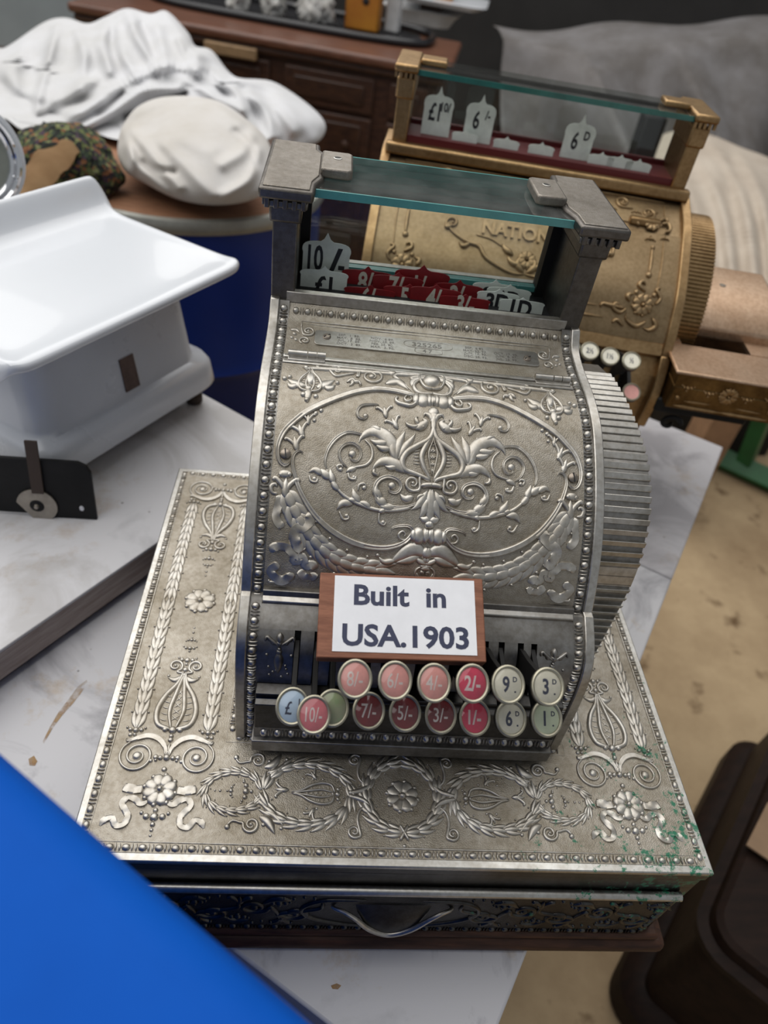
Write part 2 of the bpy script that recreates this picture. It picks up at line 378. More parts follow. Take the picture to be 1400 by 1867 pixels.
    def wave(s, c, a, sz, h):
        ca, sa = math.cos(a), math.sin(a)
        L = lambda x, y: (c[0] + sz * (x * ca - y * sa), c[1] + sz * (x * sa + y * ca))
        s.sweep([L(-1, 0.5), L(-0.7, 0.9), L(-0.3, 0.6), L(-0.35, 0.0), L(-0.7, -0.3), L(-0.55, -0.8), L(0, -0.8), L(0.25, -0.3), L(0.6, -0.1), L(0.85, -0.5), L(1.1, -0.4)], 0.24 * sz, h, 'ribbon', n=40); return s
    def build(s, name, mat, parent, split=False, **kw):
        if split: return [gg.build(name, mat, parent, smooth=60, **kw) for gg in s.gs]
        g = G()
        for gg in s.gs: g.add(gg.v, gg.f)
        return g.build(name, mat, parent, smooth=60, **kw)
def beadreel(S, path, pitch, w, h, name, mat, parent, uscale=1.0):
    """bead and reel moulding along a path in surface coordinates"""
    o = Orn(S); c = catmull(path, 400) if len(path) > 2 else catmull(path, 200)
    L = np.concatenate([[0], np.cumsum(np.linalg.norm(np.diff(c, axis=0), axis=1))]); n = max(1, int(round(L[-1] / pitch))); p = L[-1] / n
    for i in range(n):
        x = (i + 0.5) * p
        def at(y): return np.array([np.interp(y, L, c[:, 0]), np.interp(y, L, c[:, 1])])
        a, b, m = at(x - 0.30 * p), at(x + 0.30 * p), at(x); t = b - a; t /= np.linalg.norm(t); nn = np.array([-t[1], t[0]])
        k = 8; ring = []; H = []
        # the bead: an ellipsoid dome lying along the path
        uv = [m]; H = [h]
        for q in (0.5, 0.85, 1.0):
            for j in range(k):
                g = 2 * math.pi * j / k; uv.append(m + t * 0.30 * p * q * math.cos(g) + nn * w * q * math.sin(g)); H.append(h * math.sqrt(max(0, 1 - q * q)) - (0.0003 if q == 1 else 0))
        F = [(0, 1 + j, 1 + (j + 1) % k) for j in range(k)] + [(1 + r * k + j, 1 + (r + 1) * k + j, 1 + (r + 1) * k + (j + 1) % k, 1 + r * k + (j + 1) % k) for r in range(2) for j in range(k)]
        o.put(np.array(uv), np.array(H), F)
        for f in (0.38, 0.62):
            y = x + f * p if x + f * p < L[-1] else x - f * p
            z = at(y); o.sweep([z - nn * w, z, z + nn * w], 0.07 * p, h * 0.75, n=5, tip=(0.9, 0.9))
    return o.build(name, mat, parent)
def textmesh(s, size, ext=0.0003, bold=0.0, sx=1.0):
    cu = bpy.data.curves.new('txt', 'FONT'); cu.body = s; cu.size = size; cu.extrude = ext; cu.offset = bold; cu.align_x = 'CENTER'; cu.align_y = 'CENTER'; cu.resolution_u = 3
    o = bpy.data.objects.new('txt', cu); col.objects.link(o)
    dg = bpy.context.evaluated_depsgraph_get(); me = bpy.data.meshes.new_from_object(o.evaluated_get(dg))
    V = np.array([v.co[:] for v in me.vertices]) if len(me.vertices) else np.zeros((0, 3)); F = [tuple(p.vertices) for p in me.polygons]
    bpy.data.objects.remove(o); bpy.data.curves.remove(cu); bpy.data.meshes.remove(me)
    if len(V):
        V[:, 0] -= (V[:, 0].min() + V[:, 0].max()) / 2; V[:, 1] -= (V[:, 1].min() + V[:, 1].max()) / 2
        V[:, 0] *= sx
    return V, F
def text(name, s, size, o, ex, ey, mat, parent, ext=0.0003, bold=0.0, sx=1.0):
    V, F = textmesh(s, size, ext, bold, sx); ex = np.asarray(ex, float); ey = np.asarray(ey, float); n = np.cross(ex, ey)
    P = np.asarray(o, float) + np.outer(V[:, 0], ex) + np.outer(V[:, 1], ey) + np.outer(V[:, 2], n)
    return mk(name, P, F, mat, parent, smooth=0)
def unit(v): v = np.asarray(v, float); return v / np.linalg.norm(v)
# ================================================================== the nickel cash register (its own frame: lid top z = 0, lid front y = 0)
reg_root = thing('cash_register', 'ornate nickel-plated antique cash register with embossed scrolls, round keys and a glass-topped indicator', 'cash register', (0, 0, TAB), off=(0, 0, 0.131))
R = reg_root
g = G(); g.box(-0.226, 0.226, -0.012, 0.398, -0.131, -0.1165); o = g.build('wood_plinth', 'dark_wood', R, bevel=0.006, bseg=4); tag(o, 'dark brown wooden plinth')
G().box(-0.218, 0.218, -0.007, 0.392, -0.1165, -0.109).build('plinth_step', 'dark_wood', o, bevel=0.003)
case = G().box(-0.211, 0.211, 0.0005, 0.386, -0.110, -0.0115).build('drawer_case', 'nickel_dark_reflect', R, bevel=0.001)
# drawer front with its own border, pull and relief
dr = G().box(-0.2035, 0.2035, -0.0030, 0.004, -0.110, -0.036).build('drawer_front', 'nickel_dark_reflect_ground', R, bevel=0.0008)
G().tube([(-0.2035, -0.0030, -0.0335), (0.2035, -0.0030, -0.0335)], 0.0034, 12).build('drawer_top_rail', 'nickel_rim', dr)
SD = Flat((0, -0.0030, -0.0725), (1, 0, 0), (0, 0, 1))
for nm, pth, pt in (('bead_border_bottom', [(-0.2, -0.0335), (0.2, -0.0335)], 0.0103), ('bead_border_side', [(0.1995, -0.033), (0.1995, 0.034)], 0.0085), ('bead_border_side', [(-0.1995, -0.033), (-0.1995, 0.034)], 0.0085)):
    beadreel(SD, pth, pt, 0.0026, 0.0020, 'bead_border', 'nickel_dark_reflect', dr)
od = Orn(SD, [ID, MU(0)])
for k in range(5):
    x = 0.068 + k * 0.029; sg = 1 if k % 2 else -1
    od.spiral((x, 0.006 * sg), 0.011, 1.5, math.pi if sg > 0 else 0, sg, 0.0020, 0.0018, lead=[(x - 0.018, -0.016 * sg), (x - 0.016, -0.004 * sg)])
    od.trefoil((x + 0.012, -0.013 * sg), 0 if sg < 0 else math.pi, 0.0065, 0.002)
    od.bell((x + 0.010, 0.019 * sg), 0 if sg > 0 else math.pi, 0.007, 0.002)
    for q in range(4): od.bead((x - 0.012 + q * 0.007, 0.024 * (-sg) + 0.002 * math.sin(q * 2)), 0.0015, 0.0014)
    od.sweep([(x + 0.004, -0.020 * sg), (x + 0.014, -0.022 * sg), (x + 0.024, -0.012 * sg)], 0.003, 0.002, 'leaf')
od.sweep([(0.02, 0.022), (0.05, 0.020), (0.064, 0.004), (0.056, -0.014), (0.030, -0.026), (0, -0.029)], 0.0018, 0.0018)
od.build('drawer_relief', 'nickel_dark_reflect', dr)
pull = G()
pts = catmull([(-0.043, 0.010), (-0.036, 0.014), (-0.027, 0.009), (-0.015, -0.006), (0, -0.013), (0.015, -0.006), (0.027, 0.009), (0.036, 0.014), (0.043, 0.010)], 40)
pull.tube([(x, -0.0035 - 0.010 * max(0, 1 - (x / 0.043) ** 2) ** 0.7, -0.0725 + z) for x, z in pts], [0.0013 + 0.0012 * (1 - abs(i - 19.5) / 19.5) for i in range(40)], 10)
pl_ = pull.build('drawer_pull', 'nickel', dr)
shell = G(); rows = []
for i in range(13):
    t = i / 12
    rows.append([(x * (1 - 0.15 * t), -0.004 - 0.010 * math.sin(math.pi * 0.5 * t) * max(0, 1 - (x / 0.029) ** 2) ** 0.5, -0.0725 + 0.016 - t * 0.029 * max(0.05, 1 - (x / 0.032) ** 2) ** 0.6) for x in np.linspace(-0.027, 0.027, 25)])
shell.grid(rows); shell.build('pull_cup', 'nickel_dark_reflect', pl_)
# lid
lid = G().box(-0.215, 0.215, 0.0, 0.3863, -0.0042, 0.0).build('lid', 'nickel_rim', R, bevel=0.0009, bseg=2)
G().box(-0.2144, 0.2144, 0.0006, 0.3857, -0.0130, -0.0042).build('lid_skirt', 'nickel_dark_reflect', lid, bevel=0.0008)
field = G().box(-0.2103, 0.2103, 0.0052, 0.3812, -0.004, 0.0004).build('lid_field', 'nickel_ground', lid)
SL = Flat((0, 0, 0.0004), (1, 0, 0), (0, 1, 0))
for pth in ([(-0.2076, 0.006), (-0.2076, 0.381)], [(0.2076, 0.006), (0.2076, 0.381)], [(-0.205, 0.0083), (0.205, 0.0083)], [(-0.205, 0.3785), (0.205, 0.3785)]):
    beadreel(SL, pth, 0.0103, 0.0025, 0.0020, 'bead_border', 'nickel_relief', lid)
ol = Orn(SL)
for pth in ([(-0.2048, 0.0118), (-0.2048, 0.375)], [(0.2048, 0.0118), (0.2048, 0.375)], [(-0.2048, 0.0118), (0.2048, 0.0118)], [(-0.2048, 0.375), (0.2048, 0.375)]):
    ol.sweep(pth, 0.0008, 0.0008, n=4, tip=(1, 1))
ol.build('border_fillet', 'nickel_relief', lid)
for pth in ([(-0.1225, 0.0875), (0.1225, 0.0875)], [(-0.1235, 0.09), (-0.1235, 0.385)], [(0.1235, 0.09), (0.1235, 0.385)]):
    beadreel(SL, pth, 0.0095, 0.0026, 0.0022, 'body_bead_border', 'nickel_relief', lid)
ol = Orn(SL, [ID, MU(0)]); ol.sweep([(-0.1268, 0.0838), (-0.1268, 0.384)], 0.0007, 0.0007, n=4, tip=(1, 1)); ol.sweep([(-0.1268, 0.0838), (0, 0.0838)], 0.0007, 0.0007, n=4, tip=(1, 1)); ol.build('body_border_fillet', 'nickel_relief', lid)
A = -0.166; VM = 0.213
for side in (ID, MU(0)):
    quad = [both(a, side) for a in (ID, MU(A), MV(VM), both(MU(A), MV(VM)))]
    half = [both(ID, side), both(MV(VM), side)]
    duo = [both(ID, side), both(MU(A), side)]
    one = [side]
    o1 = Orn(SL, half); o1.onion((A, 0.1165), 0, 0.0140, 0.050, 0.0022); o1.trefoil((A, 0.0905), 0, 0.0075, 0.0026); o1.bead((A, 0.0835), 0.0021); o1.sweep([(A, 0.0815), (A, 0.073)], 0.0014, 0.0014, n=5); o1.build('onion_vase', 'nickel_relief', lid, split=True)
    o1 = Orn(SL, quad)
    o1.sweep([(A - 0.0008, 0.071), (A - 0.0025, 0.0775), (A - 0.008, 0.0835), (A - 0.0155, 0.0858), (A - 0.0225, 0.0838), (A - 0.0285, 0.0815), (A - 0.0305, 0.0835)], 0.0022, 0.0019, 'double', tip=(0.6, 0.5))
    o1.spiral((A - 0.0205, 0.0705), 0.0125, 1.9, 2.0, 1, 0.0012, 0.0015, r1=0.25); o1.bead((A - 0.0285, 0.0865), 0.0018); o1.bead((A - 0.0075, 0.0700), 0.0022); o1.bead((A - 0.0105, 0.0673), 0.0017)
    o1.build('scroll', 'nickel_relief', lid, split=True)
    for tv, ta_, ts, thh in ((0.0705, math.pi, 0.0062, 0.0024), (0.1515, 0, 0.0058, 0.0020), (0.1632, 0, 0.0044, 0.0017), (0.1722, math.pi, 0.0036, 0.0014)):
        o1 = Orn(SL, half); o1.trefoil((A, tv), ta_, ts, thh)
        if tv < 0.1: o1.bead((A, 0.0612), 0.0021)
        if 0.15 < tv < 0.16: o1.bead((A, 0.1432), 0.0023); o1.bead((A, 0.1385), 0.0018)
        if tv > 0.17: o1.bead((A, 0.1795), 0.0012); o1.bead((A, 0.1842), 0.001)
        o1.build('husk', 'nickel_relief', lid, split=True)
    o1 = Orn(SL, quad); o1.spiral((A - 0.0078, 0.1462), 0.0058, 1.4, -1.2, 1, 0.0013, 0.0016, lead=[(A - 0.0005, 0.1395)]); o1.sweep([(A - 0.001, 0.1370), (A - 0.006, 0.1335), (A - 0.012, 0.1355)], 0.0024, 0.0018, 'leaf'); o1.bead((A - 0.0115, 0.1372), 0.0013); o1.build('volute', 'nickel_relief', lid, split=True)
    o1 = Orn(SL, quad); o1.garland([(A - 0.0255, 0.092), (A - 0.0258, 0.15), (A - 0.0256, 0.209)], 0.0056, 0.0021, 0.0098); o1.trefoil((A - 0.0255, 0.0895), 0, 0.0055, 0.0022); o1.build('leaf_garland', 'nickel_relief', lid, split=True)
    o1 = Orn(SL, one); o1.rosette((A, VM), 0.0125, 0.0026); o1.build('rosette', 'nickel_relief', lid)
    o1 = Orn(SL, one); o1.rosette((A, 0.0466), 0.0112, 0.0030); o1.build('rosette', 'nickel_relief', lid)
    o1 = Orn(SL, duo); o1.sweep([(A - 0.011, 0.0468), (A - 0.017, 0.0462), (A - 0.0245, 0.0478)], 0.0034, 0.0017, 'ribbon', n=16)
    o1.sweep([(A - 0.006, 0.0385), (A - 0.0105, 0.0365), (A - 0.015, 0.0395), (A - 0.0195, 0.0405), (A - 0.0222, 0.0365), (A - 0.0195, 0.0320), (A - 0.0165, 0.0275), (A - 0.0185, 0.0225), (A - 0.0235, 0.0220), (A - 0.0265, 0.0265), (A - 0.0305, 0.0255), (A - 0.033, 0.0215)], 0.0023, 0.0018, 'ribbon', n=60)
    o1.build('ribbon_tails', 'nickel_relief', lid)
    o1 = Orn(SL, one); o1.bead((A, 0.0325), 0.0019); o1.trefoil((A, 0.0272), 0, 0.0075, 0.0024); o1.bead((A, 0.0195), 0.0014); o1.bead((A, 0.0160), 0.0011); o1.build('husk', 'nickel_relief', lid)
MX = [ID, MU(0)]; YC = 0.0475
o1 = Orn(SL, MX); o1.garland([(-0.001, YC - 0.0255)] + [(-0.0255 * math.sin(t), YC - 0.0255 * math.cos(t)) for t in np.linspace(0.35, 2.9, 10)], 0.0052, 0.0026, 0.0085)
o1.sweep([(-0.003, YC - 0.031), (0.0, YC - 0.0255), (0.003, YC - 0.020)], 0.0016, 0.0030, solo=True); o1.sweep([(0.003, YC - 0.031), (0.0, YC - 0.0255), (-0.003, YC - 0.020)], 0.0016, 0.0030, solo=True); o1.build('wreath', 'nickel_relief', lid)
o1 = Orn(SL); o1.rosette((0, YC), 0.0115, 0.0030); o1.bead((0, YC - 0.034), 0.0016); o1.bead((0, YC + 0.032), 0.0013); o1.build('rosette', 'nickel_relief', lid)
for side in (ID, MU(0)):
    o1 = Orn(SL, [side]); el = [(-0.0665 - 0.030 * math.cos(t), YC + 0.0215 * math.sin(t)) for t in np.linspace(0.1, 2 * math.pi - 0.1, 22)]
    o1.garland(el, 0.0046, 0.0025, 0.0088); o1.build('oval_wreath', 'nickel_relief', lid)
    o1 = Orn(SL, [side]); el = [(-0.117 + 0.019 * math.cos(t), YC + 0.0138 * math.sin(t)) for t in np.linspace(0.1, 2 * math.pi - 0.1, 18)]
    o1.garland(el, 0.0034, 0.0020, 0.0066); o1.build('oval_wreath', 'nickel_relief', lid)
    o1 = Orn(SL, [side]); o1.onion((-0.0625, YC), math.pi / 2, 0.0075, 0.030, 0.0020); o1.trefoil((-0.046, YC), -math.pi / 2, 0.005, 0.002); o1.bell((-0.0845, YC + 0.002), math.pi / 2, 0.005, 0.0018); o1.bell((-0.063, YC + 0.0135), 0.6, 0.0042, 0.0016); o1.bell((-0.063, YC - 0.0135), 2.6, 0.0042, 0.0016)
    for q in range(5): o1.bead((-0.070 + q * 0.0035, YC + 0.0105 * (-1) ** q), 0.0011)
    o1.build('medallion_vase', 'nickel_relief', lid)
    o1 = Orn(SL, [side]); o1.trefoil((-0.108, YC), math.pi / 2, 0.0058, 0.0021); o1.trefoil((-0.119, YC), -math.pi / 2, 0.0038, 0.0016); o1.bead((-0.126, YC), 0.0011); o1.bead((-0.1295, YC), 0.0009); o1.bead((-0.111, YC + 0.008), 0.001); o1.bead((-0.111, YC - 0.008), 0.001); o1.build('husk', 'nickel_relief', lid)
    o1 = Orn(SL, [both(ID, side), both(MV(YC), side)])
    o1.spiral((-0.0338, YC + 0.0255), 0.0046, 1.5, 0.4, 1, 0.0013, 0.0018, lead=[(-0.0245, YC + 0.0065), (-0.0300, YC + 0.0110), (-0.0315, YC + 0.0180)]); o1.sweep([(-0.0225, YC + 0.0085), (-0.0265, YC + 0.0045), (-0.031, YC + 0.0025), (-0.038, YC + 0.001)], 0.0022, 0.0024, tip=(0.5, 0.8))
    o1.build('band_scroll', 'nickel_relief', lid, split=True); o1 = Orn(SL, [both(ID, side), both(MV(YC), side)])
    o1.spiral((-0.1025, YC + 0.0228), 0.0055, 1.6, 3.3, -1, 0.0013, 0.0016, lead=[(-0.1185, YC + 0.0238), (-0.1150, YC + 0.0205), (-0.110, YC + 0.0215)]); o1.bead((-0.1180, YC + 0.0245), 0.0021); o1.sweep([(-0.0975, YC + 0.0175), (-0.0915, YC + 0.0205), (-0.0865, YC + 0.0285)], 0.0034, 0.0024, 'leaf'); o1.bead((-0.0945, YC + 0.0225), 0.0016); o1.bead((-0.0825, YC + 0.0245), 0.0015); o1.sweep([(-0.095, YC + 0.014), (-0.088, YC + 0.016), (-0.081, YC + 0.0235)], 0.0024, 0.002, 'leaf')
    o1.build('band_scroll', 'nickel_relief', lid, split=True)
# ------------------------------------------------------------------ body
PROF = [(0.318, 0.2305), (0.306, 0.2195), (0.290, 0.2160), (0.272, 0.2147), (0.247, 0.2132), (0.223, 0.2080), (0.205, 0.1990), (0.188, 0.1880), (0.170, 0.1740), (0.154, 0.1580), (0.144, 0.1450), (0.134, 0.1290), (0.126, 0.1130)]
PROF2 = [(0.1235, 0.1165), (0.107, 0.1065), (0.097, 0.0955), (0.0915, 0.078), (0.0888, 0.054), (0.0876, 0.034), (0.0868, 0.0015)]
sp1 = [tuple(p) for p in catmull(PROF, 40)]; sp2 = [tuple(p) for p in catmull(PROF2, 24)]
yz = lambda a, b, d: (d, a, b)
for sx in (-1, 1):
    x0, x1 = sx * 0.1137, sx * 0.1206
    g = G(); g.prism(sp1 + [(0.126, 0.106), (0.30, 0.106), (0.40, 0.106), (0.40, 0.2305)], x0, x1, yz); side_o = g.build('side_plate', 'nickel', R, smooth=25, bevel=0.0008)
    G().prism(sp2 + [(0.40, 0.0015), (0.40, 0.1165)], x0, x1, yz).build('lower_cheek', 'nickel', R, smooth=25, bevel=0.0008)
    q1 = Surf(PROF, -0.0022); q2 = Surf(PROF2, -0.0022)
    G().prism([tuple(p) for p in q1.P[::3]] + [(0.39, 0.108), (0.39, 0.2285)], sx * 0.1063, sx * 0.1139, yz).build('bead_channel', 'nickel_dark', side_o, smooth=25)
    beadreel(q1, [(sx * 0.1100, 0.001), (sx * 0.1100, q1.L[-1] - 0.001)], 0.0103, 0.0031, 0.0028, 'side_beads', 'nickel', side_o)
    G().prism([tuple(p) for p in q2.P[::5]] + [(0.39, 0.0015), (0.39, 0.1145)], sx * 0.1063, sx * 0.1139, yz).build('lower_bead_channel', 'nickel_dark', side_o, smooth=25)
    beadreel(q2, [(sx * 0.1100, 0.001), (sx * 0.1100, q2.L[-1] - 0.001)], 0.0100, 0.0031, 0.0028, 'lower_side_beads', 'nickel', side_o)
    a, b = sorted((sx * 0.1030, sx * 0.1206))
    cl = G().box(a, b, 0.322, 0.400, 0.2255, 0.2870).build('column', 'column_metal', R, bevel=0.001)
    a, b = sorted((sx * 0.1005, sx * 0.1230)); G().box(a, b, 0.3192, 0.404, 0.2862, 0.2985).build('capital', 'column_metal', cl, bevel=0.002)
    a, b = sorted((sx * 0.0965, sx * 0.1255)); G().box(a, b, 0.3145, 0.410, 0.2980, 0.3030).build('capital_neck', 'nickel_dark', cl, bevel=0.001)
    g = G()
    for k in range(5):
        x = 0.0975 + k * 0.0062; a, b = sorted((sx * x, sx * (x + 0.0034))); g.box(a, b, 0.3112, 0.3160, 0.2985, 0.3052)
    for k in range(12):
        y = 0.316 + k * 0.0076; a, b = sorted((sx * 0.1250, sx * 0.1276)); g.box(a, b, y, y + 0.0042, 0.2985, 0.3052)
    g.build('dentils', 'column_metal', cl, bevel=0.0006)
    outl = [(0.1295, 0.3085), (0.0927, 0.3085), (0.0918, 0.3260), (0.0872, 0.3400), (0.0872, 0.3960), (0.0918, 0.4040), (0.0925, 0.4175), (0.1295, 0.4175)]
    cap = G().prism([(sx * a, b) for a, b in outl], 0.3050, 0.3128, lambda a, b, d: (a, b, d)).build('column_cap', 'column_metal', R, bevel=0.0018, bseg=2)
    inn = [(0.1268, 0.3115), (0.0955, 0.3115), (0.0948, 0.3290), (0.0905, 0.3430), (0.0905, 0.3920), (0.0948, 0.4000), (0.0955, 0.4145), (0.1268, 0.4145)]
    G().prism([(sx * a, b) for a, b in inn], 0.3120, 0.3136, lambda a, b, d: (a, b, d)).build('cap_panel', 'nickel_cast', cap, bevel=0.0006)
    lug = [(0.0900, 0.3470), (0.0700, 0.3465), (0.0672, 0.3490), (0.0672, 0.3860), (0.0700, 0.3885), (0.0900, 0.3885)]
    lg = G().prism([(sx * a, b) for a, b in lug], 0.3105, 0.3175, lambda a, b, d: (a, b, d)).build('clamp_lug', 'nickel_cast', cap, bevel=0.0015)
    G().lathe([(0.0033, 0), (0.0033, 0.0004), (0.0024, 0.0006), (0.0022, -0.0002), (0.0001, -0.0002)], (sx * 0.0785, 0.372, 0.3175), k=16).build('screw_hole', 'nickel_rim', lg)
    G().lathe([(0.0019, 0), (0.0001, 0.0003)], (sx * 0.0785, 0.372, 0.3177), k=12).build('screw_recess', 'black', lg)
# sealed inside
core = [tuple(p) for p in Surf(PROF, -0.009).P[::6]] + [(0.385, 0.110), (0.385, 0.2200)]
G().prism(core, -0.1065, 0.1065, yz).build('inner_body', 'black', R, smooth=0)
core = [tuple(p) for p in Surf(PROF2, -0.012).P[::6]] + [(0.385, 0.0015), (0.385, 0.110)]
G().prism(core, -0.1065, 0.1065, yz).build('lower_inner_body', 'black', R, smooth=0)
G().box(-0.1137, 0.1137, 0.385, 0.398, 0.0015, 0.2305).build('back_panel', 'nickel_dark', R)
# sill and upper shelf with its plate
sill = G().box(-0.1090, 0.1090, 0.3205, 0.3265, 0.2270, 0.2357).build('indicator_sill', 'nickel', R, bevel=0.0006)
ST = Surf([(0.3205, 0.2270), (0.312, 0.2205), (0.303, 0.2172), (0.290, 0.2145), (0.278, 0.2133), (0.2685, 0.2128)], 0.0)
def sheet(S, u0, u1, v0, v1, nv=24, nu=2, th=0.003):
    vs = np.linspace(v0, v1, nv); us = np.linspace(u0, u1, nu); top = []; bot = []
    for v in vs:
        P, N = S(us, np.full(nu, v)); top.append(P); bot.append(P - N * th)
    g = G(); n = nv * nu; g.grid(top); g.grid(bot)
    for i in range(nv - 1):
        g.f.append((i * nu, (i + 1) * nu, n + (i + 1) * nu, n + i * nu)); g.f.append((i * nu + nu - 1, n + i * nu + nu - 1, n + (i + 1) * nu + nu - 1, (i + 1) * nu + nu - 1))
    for j in range(nu - 1):
        g.f.append((j, n + j, n + j + 1, j + 1)); e = (nv - 1) * nu; g.f.append((e + j, e + j + 1, n + e + j + 1, n + e + j))
    return g
shelf = sheet(ST, -0.1065, 0.1065, 0, ST.L[-1]).build('upper_shelf', 'nickel_ground', R)
beadreel(ST, [(-0.1055, 0.0060), (0.1055, 0.0060)], 0.0088, 0.0029, 0.0028, 'bead_border', 'nickel_relief', shelf)
oo = Orn(ST, MX)
oo.sweep([(0, 0.0145), (-0.096, 0.0145)], 0.0007, 0.0010, n=4, tip=(1, 1)); oo.sweep([(-0.096, 0.0145), (-0.096, 0.022)], 0.0007, 0.001, n=4, tip=(1, 1)); oo.sweep([(0, 0.0172), (-0.0925, 0.0172)], 0.0005, 0.0007, n=4, tip=(1, 1))
oo.spiral((-0.0905, 0.0250), 0.0050, 1.4, 2.4, -1, 0.0011, 0.0015, lead=[(-0.096, 0.0205)]); oo.spiral((-0.0925, 0.0360), 0.0042, 1.4, 2.0, 1, 0.0010, 0.0014); oo.bead((-0.1005, 0.0290), 0.0018); oo.bead((-0.1022, 0.0335), 0.0015); oo.bead((-0.099, 0.0355), 0.0016); oo.sweep([(-0.1035, 0.025), (-0.0995, 0.0245), (-0.097, 0.0275)], 0.0018, 0.0014, 'leaf')
oo.build('shelf_scrolls', 'nickel_relief', shelf)
pv = 0.0312; PW = 0.0855
plate_uv = []
for cx_, cy_, a0 in ((PW - 0.003, pv - 0.0085 + 0.003, -math.pi / 2), (PW - 0.003, pv + 0.0085 - 0.003, 0), (-PW + 0.003, pv + 0.0085 - 0.003, math.pi / 2), (-PW + 0.003, pv - 0.0085 + 0.003, math.pi)):
    for t in np.linspace(0, math.pi / 2, 5): plate_uv.append((cx_ + 0.003 * math.cos(a0 + t), cy_ + 0.003 * math.sin(a0 + t)))
def on(S, u, v, h=0.0):
    P, N = S(np.array([u], float), np.array([v], float)); return P[0] + N[0] * h
p0 = on(ST, 0, pv, 0.0008); p1 = on(ST, 0, pv + 0.007, 0.0008); ev = unit(p0 - p1); eu = np.array([1.0, 0, 0]); en = np.cross(eu, ev)
np_fn = lambda a, b, d: tuple(p0 + eu * a + ev * (pv - b) + en * d)
plate = G().prism(plate_uv, -0.0015, 0.0006, np_fn).build('name_plate', 'nickel_rim', shelf, bevel=0.0003); tag(plate, 'long engraved nickel serial plate')
def ptext(s, size, u, v, bold=0.0, sx=1.0): return text('engraving', s, size, p0 + eu * u + ev * (pv - v) + en * 0.0006, eu, ev, 'nickel_dark', plate, ext=0.00012, bold=bold, sx=sx)
ptext('325265', 0.0068, -0.001, pv - 0.0028, 0.0001, 1.15); ptext('4 7', 0.0056, -0.001, pv + 0.0042, 0.0001)
rows_l = (('SEP.  1  85.', 'NOV.  6 89.'), ('MAY.  8  88.', 'NOV. 28. 89.'), ('JUL. 17  88.', 'FEB. 25. 90.'), ('OCT.  3  89.', 'MAR.  3. 90.'))
rows_r = (('SEP.  6 92.', ''), ('MAY. 22. 93.', 'OCT. 17. 95.'), ('JUN. 13. 93.', 'JUN.  8. 97.'), ('DEC. 25. 93.', 'JUL. 25. 99.'))
for i in range(4):
    for s, u in ((rows_l[i][0], -0.060), (rows_l[i][1], -0.035), (rows_r[i][0], 0.036), (rows_r[i][1], 0.060)):
        if s: ptext(s, 0.0034, u, pv - 0.0052 + i * 0.0034, 0.00004, 1.05)
og = Orn(Flat(p0 + en * 0.0006, eu, ev))
def oval(w, h, dy):
    pts = [(w * math.copysign(abs(math.cos(t)) ** 0.5, math.cos(t)), dy + h * math.copysign(abs(math.sin(t)) ** 0.7, math.sin(t))) for t in np.linspace(0, 2 * math.pi, 33)]
    og.sweep(pts, 0.0003, 0.0004, n=60, tip=(1, 1))
oval(0.0185, 0.0042, 0.0030); oval(0.0105, 0.0034, -0.0040); og.build('engraved_ovals', 'nickel', plate)
for u, v in ((-0.0765, pv - 0.001), (0.0765, pv + 0.001)):
    sc = G().lathe([(0.0031, 0), (0.0030, 0.0008), (0.0022, 0.0016), (0.0001, 0.0019)], p0 + eu * u + ev * (pv - v) + en * 0.0005, en, k=16).build('screw', 'steel_screw', plate)
    c_ = p0 + eu * u + ev * (pv - v) + en * 0.0023; d_ = unit(eu * 0.8 + ev * 0.6); e_ = np.cross(en, d_)
    G().add([c_ + d_ * a * 0.0029 + e_ * b * 0.0004 + en * z for a in (-1, 1) for b in (-1, 1) for z in (-0.0006, 0.0)], [(0, 1, 3, 2), (4, 6, 7, 5), (0, 4, 5, 1), (2, 3, 7, 6), (0, 2, 6, 4), (1, 5, 7, 3)]).build('screw_slot', 'black', sc)
# hinge rails and hinges
for y0, y1, z0, z1, nm in ((0.2635, 0.2675, 0.2090, 0.2148, 'hinge_rail'), (0.2575, 0.2628, 0.2085, 0.2139, 'door_top_rail')):
    G().box(-0.1065, 0.1065, y0, y1, z0, z1).build(nm, 'nickel', R, bevel=0.0008)
for sx, cx_ in ((-1, -0.0895), (1, 0.0915)):
    hg = G().tube([(cx_ - 0.0135, 0.2665, 0.2160), (cx_ - 0.0001, 0.2665, 0.2160)], 0.0024, 12).build('hinge', 'nickel', R)
    G().tube([(cx_ + 0.0006, 0.2665, 0.2160), (cx_ + 0.0066, 0.2665, 0.2160)], 0.0024, 12).build('hinge_knuckle', 'nickel', hg)
    G().tube([(cx_ + 0.0071, 0.2665, 0.2160), (cx_ + 0.0130, 0.2665, 0.2160)], 0.0024, 12).build('hinge_knuckle', 'nickel', hg)
    G().box(cx_ - 0.0135, cx_ + 0.0130, 0.2600, 0.2700, 0.2120, 0.2147).build('hinge_leaf', 'nickel', hg, bevel=0.0004)
